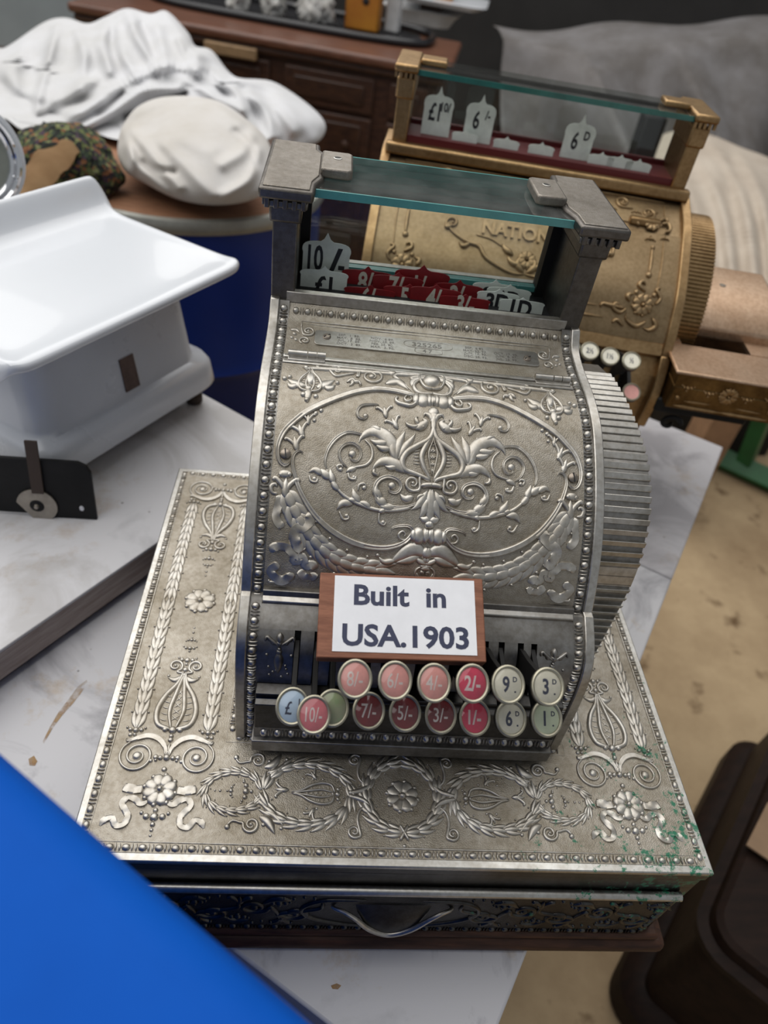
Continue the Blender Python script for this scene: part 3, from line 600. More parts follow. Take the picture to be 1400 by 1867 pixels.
# ------------------------------------------------------------------ the curved door and its relief
PD = [p for p in PROF if p[0] < 0.26]; PD = [(0.2570, 0.2140)] + PD
SDR = Surf(PD, -0.0012)
door = sheet(SDR, -0.1062, 0.1062, 0.0, SDR.L[-1] - 0.0025, nv=50).build('door', 'nickel_ground', R); tag(door, 'curved hinged door embossed with an oval of scrolls around a vase')
bt = SDR.P[-1]
G().prism([(0.1262, 0.1205), (0.1240, 0.1135), (0.1300, 0.1085), (0.1345, 0.1185)], -0.1062, 0.1062, yz).build('door_bottom_rail', 'nickel_dark', door, bevel=0.0006)
G().prism([(0.1262, 0.1080), (0.1215, 0.1075), (0.1215, 0.1150), (0.1262, 0.1170)], -0.1062, 0.1062, yz).build('lower_top_rail', 'nickel', R, bevel=0.0006)
cA = (460, 650, 4.118)
AX = -0.0010
def D(pts): return [SDR.px(*p) - np.array([AX, 0]) for p in crop(cA, pts)]
def D1(x, y): return D([(x, y)])[0]
K = 0.000125                       # metres per crop pixel, roughly
def dorn(): return Orn(SDR, MX, hs=0.72)
o1 = dorn()
o1.sweep(D([(1215, 300), (1160, 288), (1050, 262), (920, 250), (780, 268), (640, 310), (500, 365), (390, 420), (300, 490), (230, 560), (190, 640), (178, 710), (190, 780), (225, 818), (262, 805), (275, 780)]), 18 * K, 0.0032, 'double', n=70, tip=(0.9, 0.5))
o1.sweep(D([(1215, 300), (1225, 335), (1185, 372), (1120, 362), (1075, 345), (1065, 318), (1090, 308)]), 14 * K, 0.0032, n=26); o1.sweep(D([(1160, 288), (1130, 320), (1150, 345), (1180, 330), (1175, 300)]), 9 * K, 0.0030, n=20)
o1.sweep(D([(365, 735), (360, 712), (330, 712), (300, 740), (290, 800), (305, 880), (335, 980), (385, 1080), (455, 1185), (545, 1275), (645, 1345), (755, 1398), (880, 1430), (1000, 1434), (1100, 1408), (1165, 1360), (1190, 1310), (1165, 1275), (1100, 1270), (1040, 1285), (1030, 1310)]), 18 * K, 0.0032, 'double', n=90, tip=(0.4, 0.4))
o1.sweep(D([(1150, 1375), (1100, 1370), (1085, 1335), (1115, 1310), (1135, 1330), (1120, 1355)]), 9 * K, 0.0030, n=22)
o1.build('oval_moulding', 'nickel_relief', door)
for tie in (((1270, 328, 46, 52), (1218, 322, 26, 46), (1350, 335, 26, 40), (1318, 330, 22, 46)), ((1235, 1350, 40, 52), (1195, 1345, 22, 40), (1322, 1345, 22, 40), (1285, 1350, 20, 48))):
    o1 = dorn()
    for x, y, rx, ry in tie: o1.bead(D1(x, y), rx * K, 0.0042, ry * K)
    o1.build('baluster_tie', 'nickel_relief', door)
o1 = dorn()
o1.sweep(D([(1352, 440), (1350, 540), (1315, 620), (1225, 672), (1145, 722), (1112, 790), (1135, 850), (1205, 880), (1290, 915), (1320, 945)]), 20 * K, 0.0036, n=40, tip=(0.6, 0.6))
o1.sweep(D([(1352, 520), (1330, 600), (1285, 680), (1258, 750), (1270, 820), (1300, 880), (1325, 935)]), 18 * K, 0.0034, n=30); o1.sweep(D([(1352, 560), (1340, 640), (1312, 720), (1318, 800), (1335, 900)]), 7 * K, 0.0026, n=20)
for y in (640, 690, 740, 790, 840):
    o1.sweep(D([(1312, y), (1352, y + 34)]), 5 * K, 0.0014, n=4); o1.sweep(D([(1318, y + 34), (1352, y)]), 5 * K, 0.0014, n=4)
for k in range(6): o1.sweep(D([(1250, 680 + k * 26), (1195, 690 + k * 22)]), 5 * K, 0.0012, n=4)
o1.sweep(D([(1350, 968), (1300, 966), (1250, 972)]), 17 * K, 0.0046, n=8, tip=(1, 0.9)); 
for c in (D1(1350, 420), D1(1350, 455)): o1.bead(c, 34 * K, 0.0030, 40 * K, solo=True)
o1.sweep(D([(1345, 500), (1325, 450), (1285, 432), (1275, 455)]), 18 * K, 0.0030, 'leaf'); o1.sweep(D([(1350, 520), (1350, 450), (1350, 405)]), 24 * K, 0.0032, 'leaf')
o1.spiral(D1(1192, 952), 46 * K, 1.3, 0.6, 1, 11 * K, 0.0030, lead=D([(1330, 930), (1250, 900)]))
o1.build('vase_ornament', 'nickel_relief', door)
o1 = dorn()
for pts, w in (([(1068, 790), (1050, 690), (1000, 610), (930, 565), (860, 570), (805, 610), (790, 645)], 44), ([(1060, 780), (1035, 660), (1022, 590), (1015, 545)], 30), ([(1070, 770), (1085, 670), (1115, 600), (1135, 560)], 30), ([(1085, 770), (1130, 690), (1185, 620), (1215, 575)], 26),
               ([(1010, 650), (930, 650), (870, 625)], 24), ([(1030, 700), (960, 690), (910, 660)], 22), ([(960, 570), (910, 535), (870, 530)], 20),
               ([(1150, 870), (1060, 810), (980, 785), (915, 815), (890, 850)], 36), ([(1080, 830), (1020, 835), (980, 820)], 20), ([(905, 840), (900, 875), (930, 890), (945, 870)], 13),
               ([(1210, 545), (1260, 520), (1290, 490), (1265, 465)], 30), ([(1250, 520), (1200, 530), (1150, 510), (1140, 480)], 16), ([(1240, 520), (1215, 470), (1235, 455)], 15), ([(1265, 520), (1275, 550)], 14)):
    o1.sweep(D(pts), w * K, 0.0034, 'leaf', n=20)
o1.build('acanthus_leaves', 'nickel_relief', door)
o1 = dorn()
o1.sweep(D([(850, 605), (780, 580), (700, 572), (620, 615), (560, 690), (533, 780), (545, 850)]), 11 * K, 0.0022, 'double', n=40); o1.sweep(D([(830, 622), (880, 680), (888, 755), (845, 812), (760, 832), (700, 850)]), 10 * K, 0.0022, n=30)
o1.sweep(D([(700, 835), (655, 785), (640, 715), (680, 665), (740, 655), (790, 690), (802, 740), (775, 785), (735, 778), (718, 745)]), 10 * K, 0.0024, 'double', n=44); o1.bead(D1(738, 732), 24 * K, 0.0030)
o1.sweep(D([(770, 838), (720, 850), (690, 870)]), 18 * K, 0.0024, 'leaf'); o1.sweep(D([(705, 870), (720, 915), (760, 920), (765, 895)]), 10 * K, 0.0022); o1.bead(D1(750, 905), 12 * K, 0.002); o1.sweep(D([(640, 860), (625, 825), (655, 815), (670, 835)]), 9 * K, 0.0020); o1.bead(D1(652, 848), 14 * K, 0.002)
o1.sweep(D([(1235, 1100), (1120, 1132), (1000, 1122), (935, 1070), (908, 990), (940, 928), (1010, 903), (1080, 930), (1102, 980), (1072, 1022), (1020, 1015), (1010, 975)]), 13 * K, 0.0026, 'double', n=60); o1.bead(D1(1036, 970), 24 * K, 0.0030)
o1.sweep(D([(1180, 1135), (1060, 1155), (930, 1152), (800, 1112), (690, 1055), (610, 970), (560, 880), (545, 840)]), 13 * K, 0.0024, n=44, tip=(0.9, 0.4))
o1.sweep(D([(940, 365), (880, 362), (810, 372), (775, 415), (790, 460), (835, 468), (860, 440)]), 9 * K, 0.0020, 'double', n=30); o1.bead(D1(838, 445), 16 * K, 0.0022)
o1.build('vine_scrolls', 'nickel_relief', door)
o1 = dorn()
for pts, w in (([(575, 920), (520, 870), (488, 838)], 26), ([(600, 960), (580, 890), (572, 842)], 22), ([(520, 890), (460, 850), (412, 870)], 22), ([(640, 1010), (600, 960), (585, 900)], 20), ([(800, 1100), (760, 1050), (742, 990)], 24), ([(770, 1090), (725, 1075), (690, 1080)], 18), ([(740, 1110), (670, 1100), (620, 1150)], 24),
               ([(1000, 1115), (940, 1080), (905, 1040)], 30), ([(960, 1060), (915, 1010), (925, 950)], 26), ([(1060, 1135), (980, 1130), (930, 1110)], 26), ([(1200, 1050), (1140, 1070), (1095, 1030)], 24), ([(990, 1150), (950, 1160), (925, 1145)], 18), ([(880, 1140), (820, 1100), (770, 1100)], 20)):
    o1.sweep(D(pts), w * K, 0.0030, 'leaf', n=14)
for pts in ([(415, 890), (430, 935), (470, 940), (478, 912)], [(780, 1010), (790, 965), (830, 955), (845, 985)], [(640, 1160), (670, 1220), (710, 1215), (708, 1190)], [(940, 1170), (940, 1240), (975, 1265), (992, 1240)]): o1.sweep(D(pts), 9 * K, 0.0022)
for x, y in ((455, 918), (828, 985), (697, 1195), (970, 1245)): o1.bead(D1(x, y), 15 * K, 0.0022)
o1.build('vine_leaves', 'nickel_relief', door)
o1 = dorn()
for pts, w in (([(1325, 1000), (1322, 1120), (1322, 1280)], 34), ([(1300, 1010), (1262, 1080), (1215, 1130), (1175, 1150)], 26), ([(1310, 1060), (1280, 1150), (1240, 1215)], 28), ([(1290, 1040), (1240, 1050), (1215, 1090)], 14), ([(1322, 1230), (1280, 1225), (1245, 1205)], 24)): o1.sweep(D(pts), w * K, 0.0030, 'leaf', n=14)
o1.bead(D1(1322, 1262), 24 * K, 0.0034); o1.build('fleur', 'nickel_relief', door)
o1 = dorn()
for x, y, a in ((312, 650, 0.35), (352, 555, 0.25), (408, 470, 0.5)): o1.bell(D1(x, y), math.pi + a - 0.6, 46 * K * (1 if y > 500 else 0.75), 0.0026)
for x, y, r in ((465, 425, 15), (505, 405, 14), (455, 480, 12)): o1.bead(D1(x, y), r * K, 0.0018)
o1.build('bell_flowers', 'nickel_relief', door, split=True); o1 = dorn()
for x, y, a in ((1055, 500, 0.3), (985, 415, 0.6)): o1.bell(D1(x, y), math.pi + a - 0.8, 40 * K, 0.0024)
o1.build('bell_flowers', 'nickel_relief', door, split=True)
for sx in (-1, 1):
    c = D1(238, 733); P, N = SDR(np.array([c[0] * sx]), np.array([c[1]]))
    sc = G().lathe([(0.0036, 0), (0.0035, 0.0016), (0.0024, 0.0026), (0.0001, 0.0030)], P[0], N[0], k=16).build('door_screw', 'steel_screw', door)
    n_ = N[0]; d_ = unit(np.cross(n_, [1, 0.2, 0])); e_ = np.cross(n_, d_); c_ = P[0] + n_ * 0.0031
    G().add([c_ + d_ * a * 0.0032 + e_ * b * 0.0004 + n_ * z for a in (-1, 1) for b in (-1, 1) for z in (-0.0012, 0.0)], [(0, 1, 3, 2), (4, 6, 7, 5), (0, 4, 5, 1), (2, 3, 7, 6), (0, 2, 6, 4), (1, 5, 7, 3)]).build('screw_slot', 'black', sc)
o1 = dorn()
o1.onion(D1(425, 175), math.pi, 62 * K, 190 * K, 0.0028); o1.bead(D1(428, 165), 30 * K, 0.0030, 52 * K)
for pts, w in (([(390, 225), (320, 205), (255, 175)], 30), ([(330, 210), (285, 225), (250, 200)], 22), ([(475, 235), (550, 205), (610, 180)], 30), ([(530, 220), (570, 240), (615, 215)], 22), ([(412, 240), (405, 290), (402, 345)], 24), ([(432, 130), (436, 90), (440, 50)], 22)): o1.sweep(D(pts), w * K, 0.0026, 'leaf', n=12)
for x, y, r in ((232, 165, 17), (270, 155, 15), (628, 200, 14), (372, 285, 18), (466, 300, 16), (398, 325, 16), (395, 85, 17), (480, 85, 17), (440, 60, 14), (412, 240, 22)): o1.bead(D1(x, y), r * K, 0.0026)
o1.build('finial_vase', 'nickel_relief', door, split=True)
o1 = dorn()
o1.spiral(D1(625, 105), 40 * K, 1.2, 2.4, 1, 9 * K, 0.0020, lead=D([(760, 130), (690, 140), (620, 150)])); o1.spiral(D1(885, 152), 75 * K, 1.7, 3.0, 1, 10 * K, 0.0022, lead=D([(790, 110), (775, 150)]))
for pts, w in (([(740, 95), (800, 75), (880, 72), (975, 100)], 22), ([(690, 60), (720, 85), (760, 95)], 14), ([(700, 195), (740, 175), (770, 205)], 16), ([(740, 170), (740, 205), (715, 225)], 14), ([(740, 190), (790, 195), (800, 215)], 14), ([(990, 205), (1080, 190), (1160, 250)], 30), ([(1000, 110), (1060, 140), (1120, 200), (1190, 265)], 16), ([(1150, 130), (1200, 180), (1210, 240), (1260, 270)], 24)): o1.sweep(D(pts), w * K, 0.0026, 'leaf', n=14)
for x, y, r in ((1040, 125, 30), (680, 45, 14), (660, 75, 10), (800, 215, 10), (930, 90, 10)): o1.bead(D1(x, y), r * K, 0.0030)
o1.build('top_scroll', 'nickel_relief', door, split=True)
o1 = dorn(); c = D1(1342, 182)
for k in range(1): o1.bead((0.0, c[1]), 56 * K, 0.0050, 56 * K, solo=True)
o1.sweep(D([(1350, 98), (1270, 105), (1245, 150), (1262, 210), (1300, 245), (1350, 252)]), 10 * K, 0.0034, n=24); o1.sweep(D([(1270, 105), (1210, 110), (1170, 135), (1180, 165), (1240, 190)]), 14 * K, 0.0026, n=16); o1.sweep(D([(1245, 175), (1200, 220), (1235, 275), (1330, 285), (1350, 270)]), 14 * K, 0.0028, n=20); o1.bead(D1(1163, 120), 16 * K, 0.0024)
o1.build('cartouche', 'nickel_relief', door)
o1 = dorn(); o1.garland(D([(240, 1010), (275, 1090), (325, 1190), (395, 1310), (475, 1410), (575, 1495), (700, 1560), (850, 1600), (1000, 1620)]), 68 * K, 0.0034, 66 * K, ll=125 * K)
o1.bead(D1(235, 880), 40 * K, 0.0030, 26 * K); o1.bead(D1(205, 885), 18 * K, 0.0030); o1.bead(D1(265, 885), 18 * K, 0.003); o1.bell(D1(238, 980), math.pi, 60 * K, 0.0034)
o1.build('laurel_garland', 'nickel_relief', door, split=True)
o1 = dorn()
o1.sweep(D([(200, 1040), (185, 1110), (165, 1190), (185, 1250), (222, 1280)]), 24 * K, 0.0026, 'ribbon', n=20); o1.sweep(D([(180, 1030), (140, 1020), (128, 975), (160, 955), (175, 980)]), 13 * K, 0.0022, n=20)
o1.sweep(D([(420, 1160), (430, 1215), (380, 1265), (315, 1310), (305, 1370), (330, 1420), (380, 1440)]), 34 * K, 0.0044, 'ribbon', n=28); o1.sweep(D([(290, 1360), (310, 1430), (370, 1450), (390, 1430)]), 10 * K, 0.0020)
o1.sweep(D([(130, 1470), (150, 1430), (210, 1425), (260, 1440), (300, 1490), (300, 1540), (330, 1530), (340, 1500), (370, 1510), (385, 1570), (430, 1560), (480, 1585)]), 26 * K, 0.0026, 'ribbon', n=44); o1.sweep(D([(190, 1560), (130, 1600), (150, 1650), (210, 1680), (270, 1650), (280, 1620)]), 28 * K, 0.0024, 'ribbon', n=24); o1.sweep(D([(180, 1690), (120, 1690), (112, 1670)]), 10 * K, 0.0018); o1.sweep(D([(345, 1600), (380, 1650), (440, 1650), (455, 1620)]), 24 * K, 0.0022, 'ribbon', n=16)
o1.build('ribbon_bow', 'nickel_relief', door, split=True)
o1 = dorn()
for pts, w in (([(1290, 1490), (1200, 1450), (1100, 1500), (1020, 1550)], 46), ([(1240, 1500), (1150, 1530), (1060, 1545)], 30), ([(1060, 1530), (980, 1540), (935, 1500)], 22), ([(1300, 1560), (1250, 1540), (1210, 1500)], 20), ([(1320, 1600), (1280, 1585), (1255, 1560)], 22)): o1.sweep(D(pts), w * K, 0.0034, 'leaf', n=16)
o1.bead(D1(1302, 1480), 30 * K, 0.0036, 40 * K); o1.bead(D1(1302, 1530), 14 * K, 0.0030, 34 * K); o1.bead(D1(1302, 1575), 26 * K, 0.0028, 16 * K); o1.bead(D1(930, 1490), 14 * K, 0.002); o1.spiral(D1(1302, 1620), 60 * K, 1, 3.1, -1, 9 * K, 0.002)
o1.build('winged_mask', 'nickel_relief', door)
# ------------------------------------------------------------------ slotted lower panel, ledge and keys
P2I = [(0.1215, 0.1125), (0.107, 0.1040), (0.0985, 0.0945), (0.0935, 0.079), (0.0915, 0.0665)]
SK = Surf(P2I, 0.0)
KT = [('8/-', (647, 1238), 'key_pink'), ('6/-', (720, 1241), 'key_pink'), ('4/-', (791, 1245), 'key_pink'), ('2/-', (861, 1246), 'key_rose'), ('9 D', (926, 1248), 'key_cream'), ('3 D', (998, 1252), 'key_cream')]
KB = [('£1', (533, 1288), 'key_blue'), ('10/-', (572, 1303), 'key_rose_pale'), ('', (606, 1291), 'key_olive'), ('7/-', (672, 1296), 'key_dark_red'), ('5/-', (738, 1300), 'key_dark_red'), ('3/-', (803, 1304), 'key_dark_red'), ('1/-', (865, 1308), 'key_rose'), ('6 D', (931, 1310), 'key_cream'), ('1 D', (996, 1310), 'key_green')]
simple('key_pink', (0.92, 0.45, 0.40), 0.25, var=0.18, vscale=120); simple('key_rose', (0.80, 0.05, 0.13), 0.25, var=0.2, vscale=120); simple('key_rose_pale', (0.78, 0.22, 0.25), 0.25, var=0.2, vscale=120)
simple('key_dark_red', (0.28, 0.015, 0.02), 0.2, var=0.3, vscale=120); simple('key_cream', (0.88, 0.84, 0.70), 0.35, var=0.15, vscale=120); simple('key_blue', (0.60, 0.74, 0.88), 0.3, var=0.1, vscale=120)
simple('key_olive', (0.45, 0.43, 0.28), 0.3, second=(0.36, 0.45, 0.24), vscale=90); simple('key_green', (0.72, 0.78, 0.58), 0.35, var=0.12, vscale=120); simple('key_ring', (0.46, 0.43, 0.33), 0.42, 0.85, var=0.3, vscale=60); simple('key_ink_white', (0.80, 0.74, 0.70), 0.5); simple('key_lens', (0.9, 0.9, 0.9), 0.02)
glassmat('key_glass', (0.98, 0.98, 0.98), 0.02)
kx = []
for s, p, m in KT: kx.append(reg(p[0], p[1], 1, 0.055)[0])
for s, p, m in KB: kx.append(reg(p[0], p[1], 1, 0.055)[0] if s != '10/-' else reg(p[0], p[1], 1, 0.046)[0])
slots = sorted(kx)
edges = [-0.1063]; vt = 0.0165
g = G()
sheetg = sheet(SK, -0.1063, 0.1063, 0.0, vt, nv=8); g.add(sheetg.v, sheetg.f)
prev = -0.1063
for x in slots + [0.1085]:
    a, b = prev, min(x - 0.0021, 0.1063)
    if b - a > 0.0008: q = sheet(SK, a, b, vt, SK.L[-1], nv=14); g.add(q.v, q.f)
    prev = x + 0.0021
lower = g.build('slotted_panel', 'nickel_dark', R)
for sx in (-1, 1):
    o1 = Orn(SK, [ID]); c = sx * 0.0925
    o1.trefoil((c, 0.026), math.pi, 0.0060, 0.0024); o1.sweep([(c, 0.0185), (c, 0.0225), (c, 0.027)], 0.0026, 0.003, 'leaf')
    for q in (-1, 1): o1.sweep([(c, 0.027), (c + q * 0.005, 0.024), (c + q * 0.0085, 0.0215), (c + q * 0.0095, 0.0245)], 0.0014, 0.0022)
    o1.bead((c, 0.0315), 0.0022); o1.bead((c - 0.008, 0.034), 0.0012); o1.bead((c + 0.008, 0.034), 0.0012); o1.sweep([(c, 0.032), (c, 0.040), (c, 0.049)], 0.0034, 0.0022, 'leaf')
    for k in range(9): o1.bead((c + 0.0065 * math.sin(k * 2.4), 0.041 + k * 0.0014), 0.0012)
    o1.build('panel_husk', 'nickel_dark', lower)
ledge = G().prism([(0.0935, 0.0660), (0.0838, 0.0645), (0.0835, 0.0600), (0.0790, 0.0590), (0.0775, 0.0330), (0.0960, 0.0330)], -0.1063, 0.1063, yz).build('front_ledge', 'nickel_dark_reflect', R, bevel=0.0005)
SB = Flat((0, 0.0772, 0.0), (1, 0, 0), (0, 0, 1)); G().box(-0.1063, 0.1063, 0.0772, 0.096, 0.0215, 0.0330).build('bead_rail', 'nickel_dark', ledge)
beadreel(SB, [(-0.1045, 0.0278), (0.1045, 0.0278)], 0.0095, 0.0032, 0.0028, 'ledge_beads', 'nickel', ledge)
G().box(-0.1080, 0.1080, 0.0735, 0.096, 0.0085, 0.0215).build('toe_rail', 'nickel_dark', ledge, bevel=0.0008)
# ---- keys: each a lever carrying a ringed, glazed disc
KN = unit((-0.02, -0.50, 0.86)); KX = unit(np.cross([0, 0, 1.0], -KN)); KX = unit(np.array([1, 0, 0.0]) - KN * KN[0]); KY = np.cross(KN, KX)
def key(s, c, mat, slotx, pressed=False):
    c = np.asarray(c, float); th = 0.0016
    body = [(0.102, 0.100), (0.0945, 0.082), (0.094, 0.074)]
    base = c - KN * 0.006
    lev = [(0.106, 0.1000), (0.090, 0.1090 if c[2] > 0.11 else 0.0990), (base[1] + 0.004, base[2] + 0.002), (base[1] - 0.004, base[2] - 0.002), (base[1] + 0.006, base[2] - 0.014), (0.098, 0.0800)]
    if pressed: lev = [(0.106, 0.0960), (0.0945, 0.0930), (base[1] + 0.004, base[2] + 0.004), (base[1] - 0.003, base[2] - 0.003), (base[1] + 0.008, base[2] - 0.006), (0.098, 0.0700)]
    k = G().prism(lev, slotx - th, slotx + th, yz).build('key_lever', 'black_metal', R, bevel=0.0003, smooth=0)
    cup = G().lathe([(0.0001, -0.0075), (0.0082, -0.0072), (0.0098, -0.0045), (0.0098, 0.0)], c, KN, k=28, su=1.0, sv=1.14, xdir=KX).build('key_cup', 'black_metal', k)
    G().lathe([(0.0098, -0.0020), (0.0102, 0.0), (0.0100, 0.0012), (0.0092, 0.0017), (0.0084, 0.0012), (0.0081, 0.0)], c, KN, k=32, su=1.0, sv=1.14, xdir=KX, cap=False).build('key_ring', 'key_ring', k)
    G().lathe([(0.0084, -0.001), (0.0084, 0.0003), (0.0001, 0.0003)], c, KN, k=28, su=1.0, sv=1.14, xdir=KX).build('key_face', mat, k)
    G().lathe([(0.0083, 0.0006), (0.0060, 0.0012), (0.0030, 0.0016), (0.0001, 0.0017)], c, KN, k=28, su=1.0, sv=1.14, xdir=KX, cap=False).build('key_glass', 'key_glass', k)
    if s:
        dark = mat in ('key_cream', 'key_green', 'key_blue'); inkm = 'ink_blue' if dark else 'key_ink_white'
        if 'D' in s:
            text('key_digit', s[0], 0.0125, c + KN * 0.0004 - KX * 0.0012, KX, KY, inkm, k, 0.0001, 0.0003, 0.72); text('key_letter', 'D', 0.0042, c + KN * 0.0004 + KX * 0.0042 + KY * 0.0030, KX, KY, inkm, k, 0.0001, 0.0001, 0.9); text('key_dot', '.', 0.008, c + KN * 0.0004 + KX * 0.0042 - KY * 0.0042, KX, KY, inkm, k, 0.0001, 0.0001)
        elif s == '£1':
            text('key_sign', '£', 0.0110, c + KN * 0.0004 - KX * 0.0022 - KY * 0.001, KX, KY, inkm, k, 0.0001, 0.0001, 0.8); text('key_digit', '1', 0.0070, c + KN * 0.0004 + KX * 0.0040 + KY * 0.0022, KX, KY, inkm, k, 0.0001, 0.0001, 0.9)
        else: text('key_digit', s, 0.0120, c + KN * 0.0004, KX, KY, inkm, k, 0.0001, 0.0001 if mat != 'key_rose' else 0.0003, 0.74 if len(s) < 4 else 0.6)
    return k
i = 0
for s, p, m in KT: key(s, reg(p[0], p[1], 1, 0.055), m, kx[i] + 0.0015); i += 1
for s, p, m in KB:
    y = 0.046 if s == '10/-' else 0.055; key(s, reg(p[0], p[1], 1, y), m, kx[i], pressed=(s in ('£1', '10/-', ''))); i += 1
# ------------------------------------------------------------------ ribbed housing on the right flank
RP = [(0.315, 0.196), (0.300, 0.1985), (0.264, 0.2000), (0.232, 0.1980), (0.206, 0.1930), (0.187, 0.1835), (0.174, 0.1720), (0.164, 0.1575), (0.1565, 0.1380), (0.1525, 0.1140), (0.1515, 0.0960), (0.1510, 0.0640), (0.1510, 0.010)]
SR = Surf(RP, 0.0)
hs = G().prism([tuple(p) for p in SR.P[::4]] + [(0.34, 0.010), (0.34, 0.190)], 0.1206, 0.1545, yz).build('ribbed_housing', 'nickel_dark', R, smooth=30)
n = 40; L = SR.L[-1]
for k in range(n):
    v = 0.004 + (L - 0.008) * k / (n - 1)
    z = np.interp(v, SR.L, SR.P[:, 1]); y = np.interp(v, SR.L, SR.P[:, 0])
    if 0.118 < z < 0.137 and y < 0.17: continue
    us = np.array([0.1206, 0.1206, 0.1206, 0.1206, 0.1552, 0.1552, 0.1552, 0.1552]); vs = np.array([v, v + 0.0042, v + 0.0042, v] * 2); hh = np.array([0.0026, 0.0010, -0.001, -0.001] * 2)
    P, N = SR(us, vs); V = P + N * hh[:, None]
    G().add(V, [(0, 1, 5, 4), (1, 2, 6, 5), (2, 3, 7, 6), (3, 0, 4, 7), (0, 3, 2, 1), (4, 5, 6, 7)]).build('rib', 'nickel', hs, smooth=0, bevel=0.0004, bseg=1)
q = sheet(SR, 0.1206, 0.1552, np.interp(-0.137, -SR.P[:, 1], SR.L), np.interp(-0.118, -SR.P[:, 1], SR.L), nv=6); q.build('plain_band', 'nickel', hs)
# ------------------------------------------------------------------ indicator: floor, glass and price tabs
G().box(-0.1030, 0.1030, 0.3265, 0.3900, 0.2180, 0.2260).build('indicator_floor', 'black', R)
G().box(-0.1030, 0.1030, 0.3930, 0.3990, 0.2180, 0.2320).build('back_sill', 'nickel_dark', R)
for sx in (-1, 1):
    a, b = sorted((sx * 0.0955, sx * 0.1030)); G().box(a, b, 0.3800, 0.3930, 0.2255, 0.3010).build('pane_channel', 'black_metal', R)
bgp = G().box(-0.0960, 0.0960, 0.3850, 0.3890, 0.2320, 0.3000).build('back_pane', 'glass', R, smooth=0)
G().box(-0.0960, 0.0960, 0.3830, 0.3895, 0.2285, 0.2325).build('pane_edge', 'glass_edge', bgp)
tp = G().box(-0.0955, 0.0955, 0.3250, 0.4050, 0.3050, 0.3100).build('top_pane', 'glass_dusty', R, smooth=0); tag(tp, 'thick dusty glass top with teal edges')
G().box(-0.0955, 0.0955, 0.3236, 0.3250, 0.3048, 0.3102).build('pane_edge', 'glass_edge', tp); G().box(-0.0955, 0.0955, 0.4050, 0.4062, 0.3048, 0.3102).build('pane_edge', 'glass_edge', tp)
def tab(name, c, w, h, mat, parent, lean=0.10, th=0.0008, ax=None, ay=None):
    """shield-topped price tab; c is the bottom centre"""
    ex = np.array([1.0, 0, 0]) if ax is None else np.asarray(ax, float)
    fw = np.array([0, 1.0, 0]) if ay is None else np.asarray(ay, float)
    up = unit(np.array([0, 0, 1.0]) + fw * lean); nn = np.cross(ex, up)
    pts = [(-0.5, 0), (0.5, 0), (0.5, h / w * 0.55), (0.52, h / w * 0.62)]
    for t in np.linspace(0, 1, 7)[1:]: pts.append((0.52 - 0.10 * t ** 2 - 0.28 * t ** 3, h / w * (0.62 + 0.19 * math.sin(t * math.pi / 2))))
    pts += [(0.07, h / w * 0.86), (0.0, h / w)]
    pts += [(-a, b) for a, b in pts[::-1][1:] if a > 0]
    seen = []; [seen.append(p) for p in pts if p not in seen]
    c = np.asarray(c, float)
    o = G().prism([(a * w, b * w) for a, b in seen], -th / 2, th / 2, lambda a, b, d: tuple(c + ex * a + up * b + nn * d)).build(name, mat, parent, smooth=0)
    return o, ex, up, nn
def tabtext(o, c, ex, up, nn, s, size, dx, dz, mat, th=0.0008, sx=0.7, bold=0.0006): return text('tab_numeral', s, size, np.asarray(c) + ex * dx + up * dz + nn * (th / 2 + 0.0001), ex, up, mat, o, 0.0001, bold, sx)
c = (-0.0815, 0.368, 0.2265); o, ex, up, nn = tab('price_tab', c, 0.0370, 0.0365, 'tab_white', R); tabtext(o, c, ex, up, nn, '10', 0.0270, -0.0085, 0.0165, 'ink', sx=0.55); tabtext(o, c, ex, up, nn, '/', 0.0270, 0.0075, 0.0155, 'ink', sx=1.2); tabtext(o, c, ex, up, nn, '-', 0.024, 0.0125, 0.0105, 'ink')
c = (-0.0820, 0.352, 0.2262); o, ex, up, nn = tab('price_tab', c, 0.0365, 0.0175, 'tab_white', R); tabtext(o, c, ex, up, nn, '£1', 0.0180, 0.0, 0.0030, 'ink', sx=0.9)
for px_, w, h, y, s in (((672, 487), 0.040, 0.0190, 0.366, '8/-'), ((728, 498), 0.040, 0.0170, 0.362, '7/-'), ((774, 485), 0.044, 0.0250, 0.372, '1/-'), ((840, 512), 0.040, 0.0190, 0.364, '2/-')):
    x, _, z = reg(px_[0], px_[1], 1, y); c = (x, y, z - h); o, ex, up, nn = tab('price_tab', c, w, h, 'tab_red', R); tabtext(o, c, ex, up, nn, s, 0.022, 0.001, h * 0.32, 'tab_ivory')
for px_, w, h, y, s in (((676, 521), 0.040, 0.0140, 0.350, '6/-'), ((748, 519), 0.040, 0.0150, 0.352, '5/-'), ((797, 520), 0.040, 0.0160, 0.350, '4/-'), ((850, 538), 0.040, 0.0120, 0.346, '3/-')):
    x, _, z = reg(px_[0], px_[1], 1, y); c = (x, y, z - h); o, ex, up, nn = tab('price_tab', c, w, h, 'tab_red', R); tabtext(o, c, ex, up, nn, s, 0.020, 0.001, h * 0.30, 'tab_ivory')
for px_, w, h, y, s in (((906, 511), 0.036, 0.0190, 0.370, '9D'), ((932, 520), 0.036, 0.0170, 0.364, '6D'), ((912, 528), 0.034, 0.0150, 0.354, '3D'), ((955, 544), 0.036, 0.0120, 0.348, '1D')):
    x, _, z = reg(px_[0], px_[1], 1, y); c = (x, y, z - h); o, ex, up, nn = tab('price_tab', c, w, h, 'tab_white', R); tabtext(o, c, ex, up, nn, s, 0.018, 0.0, h * 0.28, 'ink', sx=0.9)
